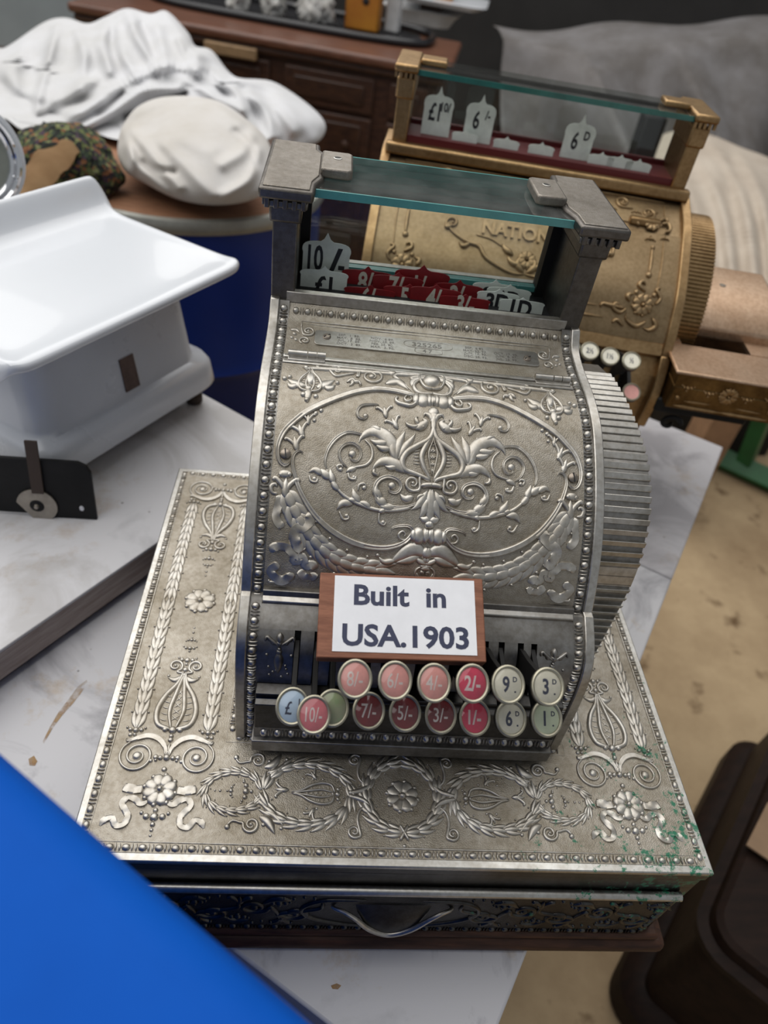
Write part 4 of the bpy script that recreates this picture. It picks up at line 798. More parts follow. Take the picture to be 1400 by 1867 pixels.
# ------------------------------------------------------------------ the wooden sign propped on the keys
b0 = reg(577, 1200, 1, 0.074); b1 = reg(887, 1206, 1, 0.074); t0 = reg(583, 1041, 1, 0.124); t1 = reg(880, 1057, 1, 0.124)
sw = ((b1[0] - b0[0]) + (t1[0] - t0[0])) / 2; mid = (b0 + b1 + t0 + t1) / 4
sy = unit(((t0 + t1) - (b0 + b1))); sxv = unit(b1 - b0 + t1 - t0); sxv = unit(sxv - sy * (sxv @ sy)); sn = np.cross(sxv, sy); sh = np.linalg.norm((t0 + t1) / 2 - (b0 + b1) / 2)
so = mid + OFFZ
sgn = thing('wooden_sign', 'small reddish-brown wooden block sign reading Built in USA.1903, propped on the register keys', 'sign', tuple(so - sn * 0.012))
def sfr(a, b, d): return tuple(so + sxv * a + sy * b + sn * d)
bd = G().prism([(-sw / 2, -sh / 2), (sw / 2, -sh / 2), (sw / 2, sh / 2), (-sw / 2, sh / 2)], -0.012, 0.0, sfr).build('board', 'sign_wood', sgn, bevel=0.0008)
PW2 = sw * 0.432; PH2 = sh * 0.465
pp = G().prism([(-sw * 0.41, -PH2 * 0.92), (sw * 0.445, -PH2 * 0.92), (sw * 0.445, PH2), (-sw * 0.41, PH2)], 0.0, 0.0004, sfr).build('paper', 'paper', sgn, smooth=0); tag(pp, 'white paper face')
pc = so + sxv * sw * 0.0175 + sn * 0.0005
text('lettering', 'Built  in', sh * 0.335, pc + sy * sh * 0.24 - sxv * sw * 0.03, sxv, sy, 'ink_blue', sgn, 0.0001, 0.0005, 1.06); text('lettering', 'USA.1903', sh * 0.345, pc - sy * sh * 0.235 + sxv * sw * 0.004, sxv, sy, 'ink_blue', sgn, 0.0001, 0.0005, 1.06)
# ================================================================== the place: floor, walls, marble table
simple('floor_mat', (0.50, 0.365, 0.215), 0.85, second=(0.33, 0.225, 0.125), vscale=3.2, bump=0.3, bscale=60, bdist=0.002)
nt = MT['floor_mat'].node_tree; bs = nt.nodes['Principled BSDF']; tcn = [n for n in nt.nodes if n.type == 'TEX_COORD'][0]
sp = node(nt, 'ShaderNodeTexNoise', i_Scale=11.0, i_Detail=5.0, i_Roughness=0.6); nt.links.new(tcn.outputs['Object'], sp.inputs[0])
spr = ramp(nt, [(0.59, (1, 1, 1)), (0.72, (0.32, 0.26, 0.20))]); nt.links.new(sp.outputs[0], spr.inputs[0])
oldl = bs.inputs['Base Color'].links[0].from_socket; mxn = node(nt, 'ShaderNodeMix', data_type='RGBA', blend_type='MULTIPLY'); mxn.inputs[0].default_value = 1.0
nt.links.new(oldl, mxn.inputs[6]); nt.links.new(spr.outputs[0], mxn.inputs[7]); nt.links.new(mxn.outputs[2], bs.inputs['Base Color'])
simple('wall_mat', (0.30, 0.34, 0.36), 0.9, var=0.2, vscale=2); simple('wall_dark', (0.035, 0.033, 0.032), 0.9, var=0.3, vscale=2)
def struct(o, label=None):
    o['kind'] = 'structure'
    if label: o['label'] = label
    return o
struct(G().box(-4, 4, -2.5, 4.2, -0.1, 0.0).build('floor', 'floor_mat', smooth=0), 'tan stained concrete floor')
struct(G().box(-4, 4, 4.2, 4.3, 0.0, 3.0).build('wall_back', 'wall_dark', smooth=0), 'dark back wall of the shed')
struct(G().box(-4.0, -0.95, 3.3, 3.36, 0.0, 3.0).build('wall_recess', 'wall_mat', smooth=0), 'blue-grey wall behind the end of the sideboard')
struct(G().box(-4.1, -4.0, -2.5, 4.3, 0.0, 3.0).build('wall_left', 'wall_mat', smooth=0), 'grey side wall')
def marble(name, base, vein, warm):
    m, nt, b = newmat(name); tc = node(nt, 'ShaderNodeTexCoord')
    n1 = node(nt, 'ShaderNodeTexNoise', i_Scale=5.0, i_Detail=9.0, i_Roughness=0.62, i_Distortion=1.4); nt.links.new(tc.outputs['Object'], n1.inputs[0])
    r1 = ramp(nt, [(0.40, vein), (0.50, base), (0.62, base), (0.72, tuple(0.82 * x for x in base))]); nt.links.new(n1.outputs[0], r1.inputs[0])
    n2 = node(nt, 'ShaderNodeTexNoise', i_Scale=13.0, i_Detail=6.0, i_Roughness=0.7); nt.links.new(tc.outputs['Object'], n2.inputs[0])
    r2 = ramp(nt, [(0.56, (1, 1, 1)), (0.70, warm)]); nt.links.new(n2.outputs[0], r2.inputs[0])
    mx = node(nt, 'ShaderNodeMix', data_type='RGBA', blend_type='MULTIPLY'); mx.inputs[0].default_value = 1; nt.links.new(r1.outputs[0], mx.inputs[6]); nt.links.new(r2.outputs[0], mx.inputs[7])
    n3 = node(nt, 'ShaderNodeTexVoronoi', i_Scale=34.0); nt.links.new(tc.outputs['Object'], n3.inputs[0]); r3 = ramp(nt, [(0.035, (0.25, 0.22, 0.2)), (0.06, (1, 1, 1))]); nt.links.new(n3.outputs[0], r3.inputs[0])
    mz = node(nt, 'ShaderNodeMix', data_type='RGBA', blend_type='MULTIPLY'); mz.inputs[0].default_value = 0.8; nt.links.new(mx.outputs[2], mz.inputs[6]); nt.links.new(r3.outputs[0], mz.inputs[7])
    nt.links.new(mz.outputs[2], b.inputs['Base Color']); b.inputs['Roughness'].default_value = 0.38
    return m
marble('marble', (0.57, 0.56, 0.57), (0.33, 0.32, 0.335), (0.84, 0.70, 0.54)); marble('marble_white', (0.62, 0.61, 0.62), (0.50, 0.485, 0.48), (0.84, 0.75, 0.66)); marble('marble_grey', (0.52, 0.50, 0.51), (0.36, 0.34, 0.35), (0.84, 0.74, 0.62))
simple('slab_edge', (0.44, 0.37, 0.33), 0.6, second=(0.30, 0.235, 0.20), vscale=7, aniso=(3, 3, 30)); simple('table_wood', (0.035, 0.02, 0.013), 0.6, var=0.4, vscale=10)
simple('rust', (0.36, 0.19, 0.06), 0.8, second=(0.45, 0.32, 0.18), vscale=60)
nt = MT['rust'].node_tree; bs = nt.nodes['Principled BSDF']; tcn = [n for n in nt.nodes if n.type == 'TEX_COORD'][0]
an = node(nt, 'ShaderNodeTexNoise', i_Scale=110.0, i_Detail=5.0); nt.links.new(tcn.outputs['Object'], an.inputs[0]); ar = node(nt, 'ShaderNodeMapRange'); ar.inputs[1].default_value = 0.36; ar.inputs[2].default_value = 0.66; ar.inputs[3].default_value = 0.0; ar.inputs[4].default_value = 0.85
nt.links.new(an.outputs[0], ar.inputs[0]); nt.links.new(ar.outputs[0], bs.inputs['Alpha'])
ta = np.array([0.535, 0.845, 0]); tb = np.array([-0.845, 0.535, 0]); t0_ = np.array([0.3, 0.28, 0])
def tp_(a, b, z): return tuple(t0_ + ta * a + tb * b + np.array([0, 0, z]))
mt = thing('marble_table', 'low table of veined white marble slabs on dark timber, carrying both cash registers', 'table', tuple(np.array(tp_(0.0, 0.36, 0))))
for nm, a0, a1, mm in (('near_slab', -0.467, 0.1445, 'marble'), ('far_slab', 0.1465, 0.497, 'marble_grey')):
    G().prism([(a0, 0), (a1, 0), (a1, 0.597), (a0, 0.597)], TAB - 0.03, TAB, tp_).build(nm, mm, mt, bevel=0.0025)
G().prism([(-0.43, 0.04), (0.46, 0.04), (0.46, 0.56), (-0.43, 0.56)], TAB - 0.11, TAB - 0.031, tp_).build('apron', 'table_wood', mt, bevel=0.002)
for a in (-0.41, 0.40):
    for b in (0.06, 0.48): G().prism([(a, b), (a + 0.06, b), (a + 0.06, b + 0.06), (a, b + 0.06)], 0.0, TAB - 0.031, tp_).build('leg', 'table_wood', mt, bevel=0.003)
# rust stains are thin films on the marble
def film(name, pts, z, mat, parent, th=0.0003):
    n = len(pts); P = [plane(u, v, 2, z) for u, v in pts]
    V = [p + np.array([0, 0, th]) for p in P] + [p - np.array([0, 0, 0.002]) for p in P]
    return G().add(V, [tuple(range(n))] + [(i, (i + 1) % n, n + (i + 1) % n, n + i) for i in range(n)]).build(name, mat, parent, smooth=0)
film('rust_stain', [(158, 1240), (160, 1246), (146, 1266), (132, 1284), (112, 1306), (96, 1328), (80, 1356), (78, 1352), (92, 1324), (106, 1300), (126, 1274), (142, 1252)], TAB, 'rust', mt)
film('rust_stain', [(52, 1384), (62, 1378), (68, 1388), (64, 1396), (54, 1396)], TAB, 'rust', mt); film('rust_stain', [(603, 1797), (614, 1793), (622, 1797), (616, 1804), (606, 1803)], TAB, 'rust', mt)
# ---- upper marble slab under the scale
USZ = LID - 0.083; up_ = np.array([0.589, 0.808, 0]); uq_ = np.array([-0.808, 0.589, 0])
def us_(a, b, z): return tuple(up_ * a + uq_ * b + np.array([0, 0, z]))
pe = max(up_ @ plane(391, 736, 2, USZ), up_ @ plane(463, 769, 2, USZ)); Q0 = 0.404
us = thing('marble_slab', 'thick white marble slab with a raw brown edge, laid on timber battens under the white scale', 'slab', us_(0.0, 0.7, TAB))
G().prism([(-0.45, Q0), (pe, Q0), (pe, 1.10), (-0.45, 1.10)], USZ - 0.004, USZ, us_).build('slab_top', 'marble_white', us, bevel=0.001)
G().prism([(-0.45, Q0), (pe, Q0), (pe, 1.10), (-0.45, 1.10)], USZ - 0.037, USZ - 0.004, us_).build('slab_body', 'slab_edge', us, bevel=0.001)
for b in (Q0 + 0.008, 0.62, 1.0): G().prism([(-0.42, b), (pe - 0.04, b), (pe - 0.04, b + 0.05), (-0.42, b + 0.05)], TAB, USZ - 0.037, us_).build('batten', 'table_wood', us)
G().prism([(-0.44, 0.56), (pe - 0.02, 0.56), (pe - 0.02, 1.09), (-0.44, 1.09)], TAB - 0.03, TAB, us_).build('side_board', 'table_wood', us)
for a in (-0.40, pe - 0.10):
    for b in (0.70, 1.02): G().prism([(a, b), (a + 0.06, b), (a + 0.06, b + 0.06), (a, b + 0.06)], 0.0, TAB - 0.03, us_).build('leg', 'table_wood', us)
# ================================================================== white enamel scale
simple('enamel', (0.66, 0.68, 0.715), 0.16, spec=0.6, coat=0.3, var=0.03, vscale=5); simple('enamel_grey', (0.56, 0.58, 0.62), 0.22, spec=0.6, coat=0.2, var=0.06, vscale=6); simple('label_brown', (0.12, 0.075, 0.06), 0.6, var=0.4, vscale=80); simple('dirt_brown', (0.06, 0.04, 0.03), 0.8); simple('zinc', (0.42, 0.38, 0.32), 0.4, 0.9, var=0.3, vscale=50)
TZ = LID + 0.125
FL = plane(20, 678, 2, TZ); FR = plane(445, 478, 2, TZ); BR = plane(213, 383, 2, TZ); sp_ = unit(FR - FL); sq_ = unit(np.cross([0, 0, 1.0], sp_)); LS = np.linalg.norm(FR - FL); DS = (BR - FR) @ sq_
def sc_(a, b, z): return tuple(FL + sp_ * a + sq_ * b + np.array([0, 0, z - TZ]))
def rrect(x0, x1, y0, y1, r, k=6):
    out = []
    for cx, cy, a0 in ((x1 - r, y0 + r, -90), (x1 - r, y1 - r, 0), (x0 + r, y1 - r, 90), (x0 + r, y0 + r, 180)):
        for i in range(k + 1): a = math.radians(a0 + 90 * i / k); out.append((cx + r * math.cos(a), cy + r * math.sin(a)))
    return out
def loft(g, secs, fn):
    """secs: list of (polygon, z)"""
    n = len(secs[0][0]); V = [fn(a, b, z) for poly, z in secs for a, b in poly]
    F = [(i * n + j, i * n + (j + 1) % n, (i + 1) * n + (j + 1) % n, (i + 1) * n + j) for i in range(len(secs) - 1) for j in range(n)] + [tuple(range(n))[::-1], tuple((len(secs) - 1) * n + j for j in range(n))]
    return g.add(V, F)
base_xy = sc_(LS * 0.45, DS * 0.5, USZ)
scl = thing('kitchen_scale', 'white enamelled shop scale with a broad upturned tray standing on the raised marble slab', 'scale', base_xy)
x0b, x1b, y0b, y1b = 0.055, LS - 0.010, 0.056, DS + 0.035
secs = [(rrect(x0b - 0.02, x1b + 0.012, y0b - 0.014, y1b + 0.01, 0.028), USZ + 0.032), (rrect(x0b - 0.023, x1b + 0.015, y0b - 0.017, y1b + 0.01, 0.03), USZ + 0.037), (rrect(x0b - 0.02, x1b + 0.012, y0b - 0.014, y1b + 0.01, 0.03), USZ + 0.062), (rrect(x0b - 0.016, x1b + 0.008, y0b - 0.010, y1b + 0.008, 0.03), USZ + 0.069), (rrect(x0b - 0.008, x1b - 0.004, y0b - 0.001, y1b, 0.03), USZ + 0.073), (rrect(x0b - 0.006, x1b - 0.007, y0b + 0.001, y1b, 0.03), USZ + 0.080), (rrect(x0b, x1b - 0.012, y0b + 0.010, y1b - 0.01, 0.03), USZ + 0.150), (rrect(x0b + 0.006, x1b - 0.018, y0b + 0.017, y1b - 0.018, 0.03), USZ + 0.162), (rrect(x0b + 0.03, x1b - 0.045, y0b + 0.045, y1b - 0.04, 0.02), USZ + 0.167)]
bodyo = loft(G(), secs, sc_).build('housing', 'enamel_grey', scl, smooth=50)
lab0 = plane(236, 680, 2, USZ + 0.13)
fa = np.array(sc_(0, y0b + 0.001 + (0.135 - 0.080) / 0.086 * 0.011, USZ + 0.135)); d_ = rayd(236, 680); nrm = unit(-sq_ + np.array([0, 0, 0.149])); tt = (nrm @ (fa - CAM)) / (nrm @ d_); lc = CAM + tt * d_; lu = unit(np.cross(sp_, -nrm)); lu = np.cross(nrm, sp_); lu = lu if lu[2] > 0 else -lu
G().add([lc + sp_ * a + lu * b + nrm * c for a in (-0.0105, 0.0105) for b in (-0.020, 0.020) for c in (-0.003, 0.0008)], [(0, 1, 3, 2), (4, 6, 7, 5), (0, 4, 5, 1), (2, 3, 7, 6), (0, 2, 6, 4), (1, 5, 7, 3)]).build('maker_label', 'label_brown', scl, smooth=0)
tray_in = rrect(0, LS, 0, DS, 0.022, 5)
rows = []
prof_t = [(0.0, -0.010), (-0.003, -0.004), (-0.001, 0.001), (0.006, 0.0025), (0.02, 0.0)] + [(x, 0.0) for x in np.linspace(0.05, DS - 0.02, 6)] + [(DS, 0.002), (DS + 0.010, 0.010), (DS + 0.017, 0.024), (DS + 0.022, 0.034), (DS + 0.027, 0.037), (DS + 0.031, 0.033)]
cols = [-0.004, -0.002, 0.004, 0.012, 0.025] + list(np.linspace(0.06, LS - 0.06, 6)) + [LS - 0.025, LS - 0.012, LS - 0.004, LS + 0.002, LS + 0.004]
def tray_pt(a, b, dz):
    e = min(a + 0.004, LS + 0.004 - a); rim = 0.0025 * math.exp(-((e - 0.008) / 0.006) ** 2) - (0.011 * max(0, 1 - e / 0.005) if e < 0.005 else 0)
    cr = 0.022; bb = b
    ec = max(0, cr - (a + 0.004)) if a < LS / 2 else max(0, cr - (LS + 0.004 - a))
    if ec > 0 and b < 0.05: bb = b + (cr - math.sqrt(max(0, cr * cr - ec * ec))) * (1 - b / 0.05)
    if ec > 0 and b > DS - 0.02: bb = b - 0.3 * (cr - math.sqrt(max(0, cr * cr - ec * ec))); dz = dz - 0.55 * (cr - math.sqrt(max(0, cr * cr - ec * ec))) * (dz / 0.037 if dz > 0 else 0)
    return sc_(a, bb, TZ + dz + rim)
rows = [[tray_pt(a, b, dz) for a in cols] for b, dz in prof_t]
tr_o = G().grid(rows).build('tray', 'enamel', scl, smooth=60); so_ = tr_o.modifiers.new('thick', 'SOLIDIFY'); so_.thickness = 0.005; so_.offset = -1; ss = tr_o.modifiers.new('sub', 'SUBSURF'); ss.levels = 1; ss.render_levels = 2
G().lathe([(0.03, 0), (0.03, 0.036)], sc_(LS * 0.45, DS * 0.5, USZ + 0.164), k=16).build('tray_post', 'black_metal', scl)
for a, b in ((x1b - 0.014, y0b + 0.010), (x0b + 0.01, y0b + 0.01), (x1b - 0.02, y1b - 0.02), (x0b + 0.01, y1b - 0.02)):
    G().lathe([(0.009, 0), (0.011, 0.003), (0.011, 0.012), (0.008, 0.014), (0.008, 0.030)], sc_(a, b, USZ), k=14).build('foot', 'dirt_brown', scl)
G().prism([(x0b + 0.03, y0b + 0.02), (x1b - 0.03, y0b + 0.02), (x1b - 0.03, y1b - 0.03), (x0b + 0.03, y1b - 0.03)], USZ + 0.012, USZ + 0.03, sc_).build('underplate', 'dirt_brown', scl)
# black stand plate with a pivoting zinc disc, leaning in front of the scale
pr0 = plane(178, 946, 2, USZ); pl0 = plane(-60, 932, 2, USZ); pe_ = unit(pr0 - pl0); pn_ = np.array([pe_[1], -pe_[0], 0]); PLN = np.linalg.norm(pr0 - pl0)
def pf_(a, b, d): return tuple(pr0 + pe_ * a + np.array([0, 0, b]) - pn_ * b * 0.12 + pn_ * d)
hh_ = 0.072
bp = thing('black_plate', 'upright black metal plate with a worn zinc disc in front of the white scale', 'plate', tuple(pr0 - pe_ * 0.08))
G().prism([(0, 0.0), (0.0, hh_ - 0.012), (-0.004, hh_ - 0.004), (-0.012, hh_), (-PLN, hh_), (-PLN, 0.004), (-0.048, 0.004), (-0.048, 0.0)][::-1], -0.002, 0.002, pf_).build('sheet', 'black_metal', bp, smooth=0, bevel=0.0006)
def onplate(u, v):
    n = np.array(unit(np.cross(pe_, np.array([0, 0, 1.0]) - pn_ * 0.12))); d = rayd(u, v); t = (n @ (pr0 - CAM)) / (n @ d); X = CAM + t * d; b = X[2] - pr0[2]; return (X - pr0) @ pe_, b
da, db = onplate(70, 918); cen = np.array(pf_(da, db, 0.0)); nv_ = unit(np.cross(pe_, np.array([0, 0, 1.0]) - pn_ * 0.12))
if nv_ @ (CAM - cen) < 0: nv_ = -nv_
dsk = [(0.0205 * math.cos(t), 0.0205 * math.sin(t)) for t in np.linspace(math.radians(-100), math.radians(170), 22)]
dup = unit(np.cross(nv_, pe_)); dup = dup if dup[2] > 0 else -dup
zd = G().prism(dsk, 0.0025, 0.0045, lambda a, b, d: tuple(cen + pe_ * a + dup * b + nv_ * d)).build('pivot_disc', 'zinc', bp, smooth=0); G().lathe([(0.0075, 0.0046), (0.006, 0.0052), (0.0001, 0.0052)], cen, nv_, k=16).build('disc_hub', 'black_metal', zd); G().lathe([(0.0028, 0.005), (0.002, 0.008), (0.0001, 0.0085)], cen, nv_, k=12).build('rivet', 'zinc', zd)
sa, sb = onplate(58, 800); sa2, sb2 = onplate(72, 895)
G().add([np.array(pf_(sa, sb, 0)) + pe_ * x + nv_ * z for x in (-0.006, 0.006) for z in (0.003, 0.0055)] + [np.array(pf_(sa2, sb2, 0)) + pe_ * x + nv_ * z for x in (-0.006, 0.006) for z in (0.003, 0.0055)], [(0, 1, 3, 2), (4, 6, 7, 5), (0, 4, 5, 1), (2, 3, 7, 6), (0, 2, 6, 4), (1, 5, 7, 3)]).build('strap', 'dirt_brown', bp, smooth=0)
film_pts = onplate(150, 925)
G().lathe([(0.0036, 0.0021), (0.003, 0.0026), (0.0001, 0.0026)], pf_(film_pts[0], film_pts[1], 0), nv_, k=7, su=0.7).build('paint_chip', 'paper', bp, smooth=0)
# round chrome-rimmed dial at the edge of the view
simple('chrome', (0.72, 0.73, 0.75), 0.08, 1.0); simple('dial_face', (0.30, 0.32, 0.28), 0.25, var=0.3, vscale=8)
dc = atdep(-62, 288, 0.85); dn = unit(CAM - dc + np.array([0.25, 0, -0.1])); 
dl = thing('dial_gauge', 'round dial with polished chrome bezel and white casing behind the white scale', 'dial', (dc[0], dc[1], USZ))
G().lathe([(0.0001, -0.03), (0.058, -0.03), (0.0655, -0.012), (0.0665, 0.0), (0.0655, 0.004), (0.060, 0.005)], dc, dn, k=48, cap=False).build('casing', 'enamel', dl, smooth=50)
G().lathe([(0.061, 0.004), (0.0605, 0.0075), (0.0575, 0.009), (0.054, 0.0055), (0.051, 0.0075), (0.048, 0.006), (0.046, 0.002)], dc, dn, k=48, cap=False).build('bezel', 'chrome', dl, smooth=50)
G().lathe([(0.0465, 0.0015), (0.0465, 0.0025), (0.0001, 0.0025)], dc, dn, k=40).build('face', 'dial_face', dl)
dxa = unit(np.cross([0, 0, 1.0], dn)); dya = np.cross(dn, dxa)
for ang in (-28, 62, 152, 242):
    a = math.radians(ang); G().lathe([(0.0030, 0.0), (0.0026, 0.0018), (0.0001, 0.0026)], dc + dn * 0.0065 + dxa * 0.0555 * math.cos(a) + dya * 0.0555 * math.sin(a), dn, k=10).build('bezel_screw', 'chrome', dl)
G().tube([dc - dn * 0.02 - np.array([0, 0, 0.05]), (dc[0] - dn[0] * 0.02, dc[1] - dn[1] * 0.02, USZ + 0.012)], 0.014, 14).build('post', 'enamel_grey', dl)
G().lathe([(0.05, 0), (0.05, 0.008), (0.03, 0.014), (0.014, 0.016)], (dc[0] - dn[0] * 0.02, dc[1] - dn[1] * 0.02, USZ), k=28).build('foot_plate', 'enamel_grey', dl)
metalmat('brass_relief', (0.40, 0.285, 0.16), (0.30, 0.205, 0.11), 0.42)
# ================================================================== the brass cash register behind
BY = -0.128; BO = np.array([-0.016, 0.7286, TAB]); bax = np.array([math.cos(BY), math.sin(BY), 0]); bay = np.array([-math.sin(BY), math.cos(BY), 0])
B = thing('brass_cash_register', 'tall brass antique cash register with raised lettering, standing behind the nickel one', 'cash register', tuple(BO), off=(0, 0, 0.131), rotz=BY)
BCAM = np.array([(CAM - BO) @ bax, (CAM - BO) @ bay, CAM[2] - LID])
def brayd(u, v): d = rayd(u, v); return np.array([d @ bax, d @ bay, d[2]])
def bplane(u, v, ax, val): d = brayd(u, v); return BCAM + (val - BCAM[ax]) / d[ax] * d
class BSurf(Surf):
    def px(s, u, v):
        d = brayd(u, v); c = BCAM; best = None
        for i in range(len(s.P) - 1):
            a, b = s.P[i], s.P[i + 1]; e = b - a; n = np.array([-e[1], e[0]]); den = n @ d[1:]
            if abs(den) < 1e-12: continue
            t = (n @ (a - c[1:])) / den; X = c + t * d; q = (X[1:] - a) @ e / (e @ e)
            if -1e-3 <= q <= 1.001 and t > 0 and (best is None or t < best[0]): best = (t, X[0], s.L[i] + q * (s.L[i + 1] - s.L[i]))
        return np.array(best[1:]) if best else np.array([0.0, 0.0])
BP = [(0.004, 0.2350), (-0.012, 0.2285), (-0.032, 0.2215), (-0.054, 0.2117), (-0.087, 0.1867), (-0.1163, 0.1607), (-0.1313, 0.1375), (-0.1413, 0.1183), (-0.1471, 0.0985)]
BP2 = [(-0.1485, 0.1000), (-0.160, 0.0800), (-0.167, 0.0500), (-0.163, 0.0120)]
XL, XR = -0.010, 0.362; XM = (XL + XR) / 2
b1_ = [tuple(p) for p in catmull(BP, 36)]; b2_ = [tuple(p) for p in catmull(BP2, 16)]
for x0, x1 in ((XL, XL + 0.011), (XR - 0.011, XR)):
    G().prism(b1_ + [(0.0, 0.0985), (0.075, 0.0985), (0.075, 0.235)], x0, x1, yz).build('side_plate', 'brass', B, smooth=25, bevel=0.0012)
    G().prism(b2_ + [(0.075, 0.012), (0.075, 0.0985)], x0, x1, yz).build('lower_cheek', 'brass', B, smooth=25, bevel=0.0012)
SBD = BSurf(BP[2:], -0.004)
bdoor = sheet(SBD, XL + 0.011, XR - 0.011, 0.030, SBD.L[-1] - 0.004, nv=40).build('door', 'brass_ground', B)
SBT = BSurf([(0.002, 0.2300), (-0.018, 0.2230), (-0.038, 0.2150), (-0.056, 0.2060)], -0.002)
bsh = sheet(SBT, XL + 0.011, XR - 0.011, 0.0, SBT.L[-1], nv=12).build('upper_shelf', 'brass_ground', B)
core = [tuple(p) for p in Surf(BP, -0.012).P[::8]] + [(0.07, 0.0985), (0.07, 0.222)]; G().prism(core, XL + 0.011, XR - 0.011, yz).build('inner_body', 'black', B, smooth=0)
G().prism([(-0.136, 0.0985), (-0.150, 0.075), (-0.156, 0.05), (-0.152, 0.012), (0.07, 0.012), (0.07, 0.0985)], XL + 0.011, XR - 0.011, yz).build('lower_panel', 'brass', B, smooth=0)
G().box(XL, XR, -0.150, 0.078, -0.131, 0.012).build('base_case', 'brass_dark', B, bevel=0.003)
G().box(XL - 0.004, XR + 0.004, -0.156, 0.082, -0.131, -0.112).build('base_plinth', 'brass_dark', B, bevel=0.004)
G().prism([(-0.1400, 0.112), (-0.1485, 0.100), (-0.142, 0.094), (-0.132, 0.104)], XL + 0.011, XR - 0.011, yz).build('door_bottom_rail', 'brass', bdoor, bevel=0.001)
# rail under the indicator window, dark red inner strip
G().box(XL + 0.004, XR - 0.004, -0.010, 0.004, 0.2290, 0.2420).build('indicator_sill', 'brass', B, bevel=0.003, bseg=3)
simple('red_strip', (0.10, 0.008, 0.010), 0.4); G().box(0.014, 0.338, 0.004, 0.060, 0.2290, 0.2490).build('indicator_floor', 'red_strip', B)
G().box(0.014, 0.338, 0.062, 0.070, 0.2290, 0.2530).build('back_sill', 'red_strip', B)
for x0, x1, sx in ((0.0, 0.017, -1), (0.335, 0.352, 1)):
    cl = G().box(x0, x1, 0.0, 0.068, 0.2350, 0.2950).build('column', 'brass', B, bevel=0.0015)
    G().box(x0 - 0.002, x1 + 0.002, -0.004, 0.072, 0.2860, 0.3080).build('capital', 'brass', cl, bevel=0.0025)
    cxa, cxb = (x0 - 0.006, x1 + 0.004) if sx < 0 else (x0 - 0.004, x1 + 0.006)
    cp = G().box(cxa, cxb, -0.010, 0.078, 0.3130, 0.3214).build('column_cap', 'brass', B, bevel=0.0025)
    la, lb = (cxb, cxb + 0.030) if sx < 0 else (cxa - 0.030, cxa)
    G().box(la, lb, 0.022, 0.050, 0.3175, 0.3240).build('clamp_lug', 'brass', cp, bevel=0.002)
    g = G()
    for k in range(5): g.box(cxa + 0.001 + k * 0.0055, cxa + 0.004 + k * 0.0055, -0.008, -0.004, 0.3075, 0.3130)
    g.build('dentils', 'brass', cl)
tpb = G().box(0.018, 0.334, -0.002, 0.070, 0.3120, 0.3170).build('top_pane', 'glass', B, smooth=0); G().box(0.018, 0.334, -0.0035, -0.002, 0.3118, 0.3172).build('pane_edge', 'glass_edge_dark', tpb)
G().box(0.017, 0.335, 0.063, 0.067, 0.2530, 0.3120).build('back_pane', 'glass', B, smooth=0)
def btab(u, v, y, w, h, s, sub=None):
    x, _, z = bplane(u, v, 1, y); c = (x, y, z - h); o, ex, up, nn = tab('price_tab', c, w, h, 'tab_white', B, lean=0.0)
    if s: tabtext(o, c, ex, up, nn, s, 0.026, -0.004 if sub else 0, h * 0.48, 'ink', sx=0.62); 
    if sub: tabtext(o, c, ex, up, nn, sub, 0.013, 0.0085, h * 0.60, 'ink', sx=0.75, bold=0.0004)
    return o
btab(806, 157, 0.020, 0.0335, 0.0520, '£1', '10/'); btab(884, 172, 0.020, 0.0335, 0.0520, '6', '/-'); btab(1068, 209, 0.020, 0.0345, 0.0540, '6', 'D')
for u, v in ((850, 236), (926, 249), (990, 259), (1100, 277), (1135, 282), (1168, 290)): btab(u, v, 0.014, 0.030, 0.0190, '')
# relief on the door
mb = [ID, MU(XM)]
def BD(pts, c): return [SBD.px(*p) for p in crop(c, pts)]
c5 = (450, 230, 1.867); c4_ = (1000, 350, 3.395)
ob = Orn(SBD, [ID, MU(XM)])
ob.sweep(BD([(680, 325), (700, 360), (750, 395), (790, 410), (810, 445), (850, 475), (900, 500), (945, 505)], c5), 0.0026, 0.0034, n=36)
ob.sweep(BD([(780, 370), (830, 385), (870, 410), (905, 430)], c5), 0.0013, 0.002); ob.spiral(BD([(700, 330)], c5)[0], 0.008, 1.2, 2.0, 1, 0.002, 0.003)
for pts, w in (([(940, 500), (920, 470), (935, 440)], 0.004), ([(905, 440), (880, 420), (870, 400)], 0.004), ([(940, 480), (900, 465), (885, 440)], 0.004), ([(760, 400), (735, 410), (720, 395)], 0.003), ([(700, 340), (680, 345), (675, 330)], 0.003)): ob.sweep(BD(pts, c5), w, 0.0042, 'leaf')
cc = BD([(940, 455)], c5)[0]; ob.rosette((XM, cc[1]), 0.010, 0.004); ob.build('cartouche', 'brass_relief', bdoor)
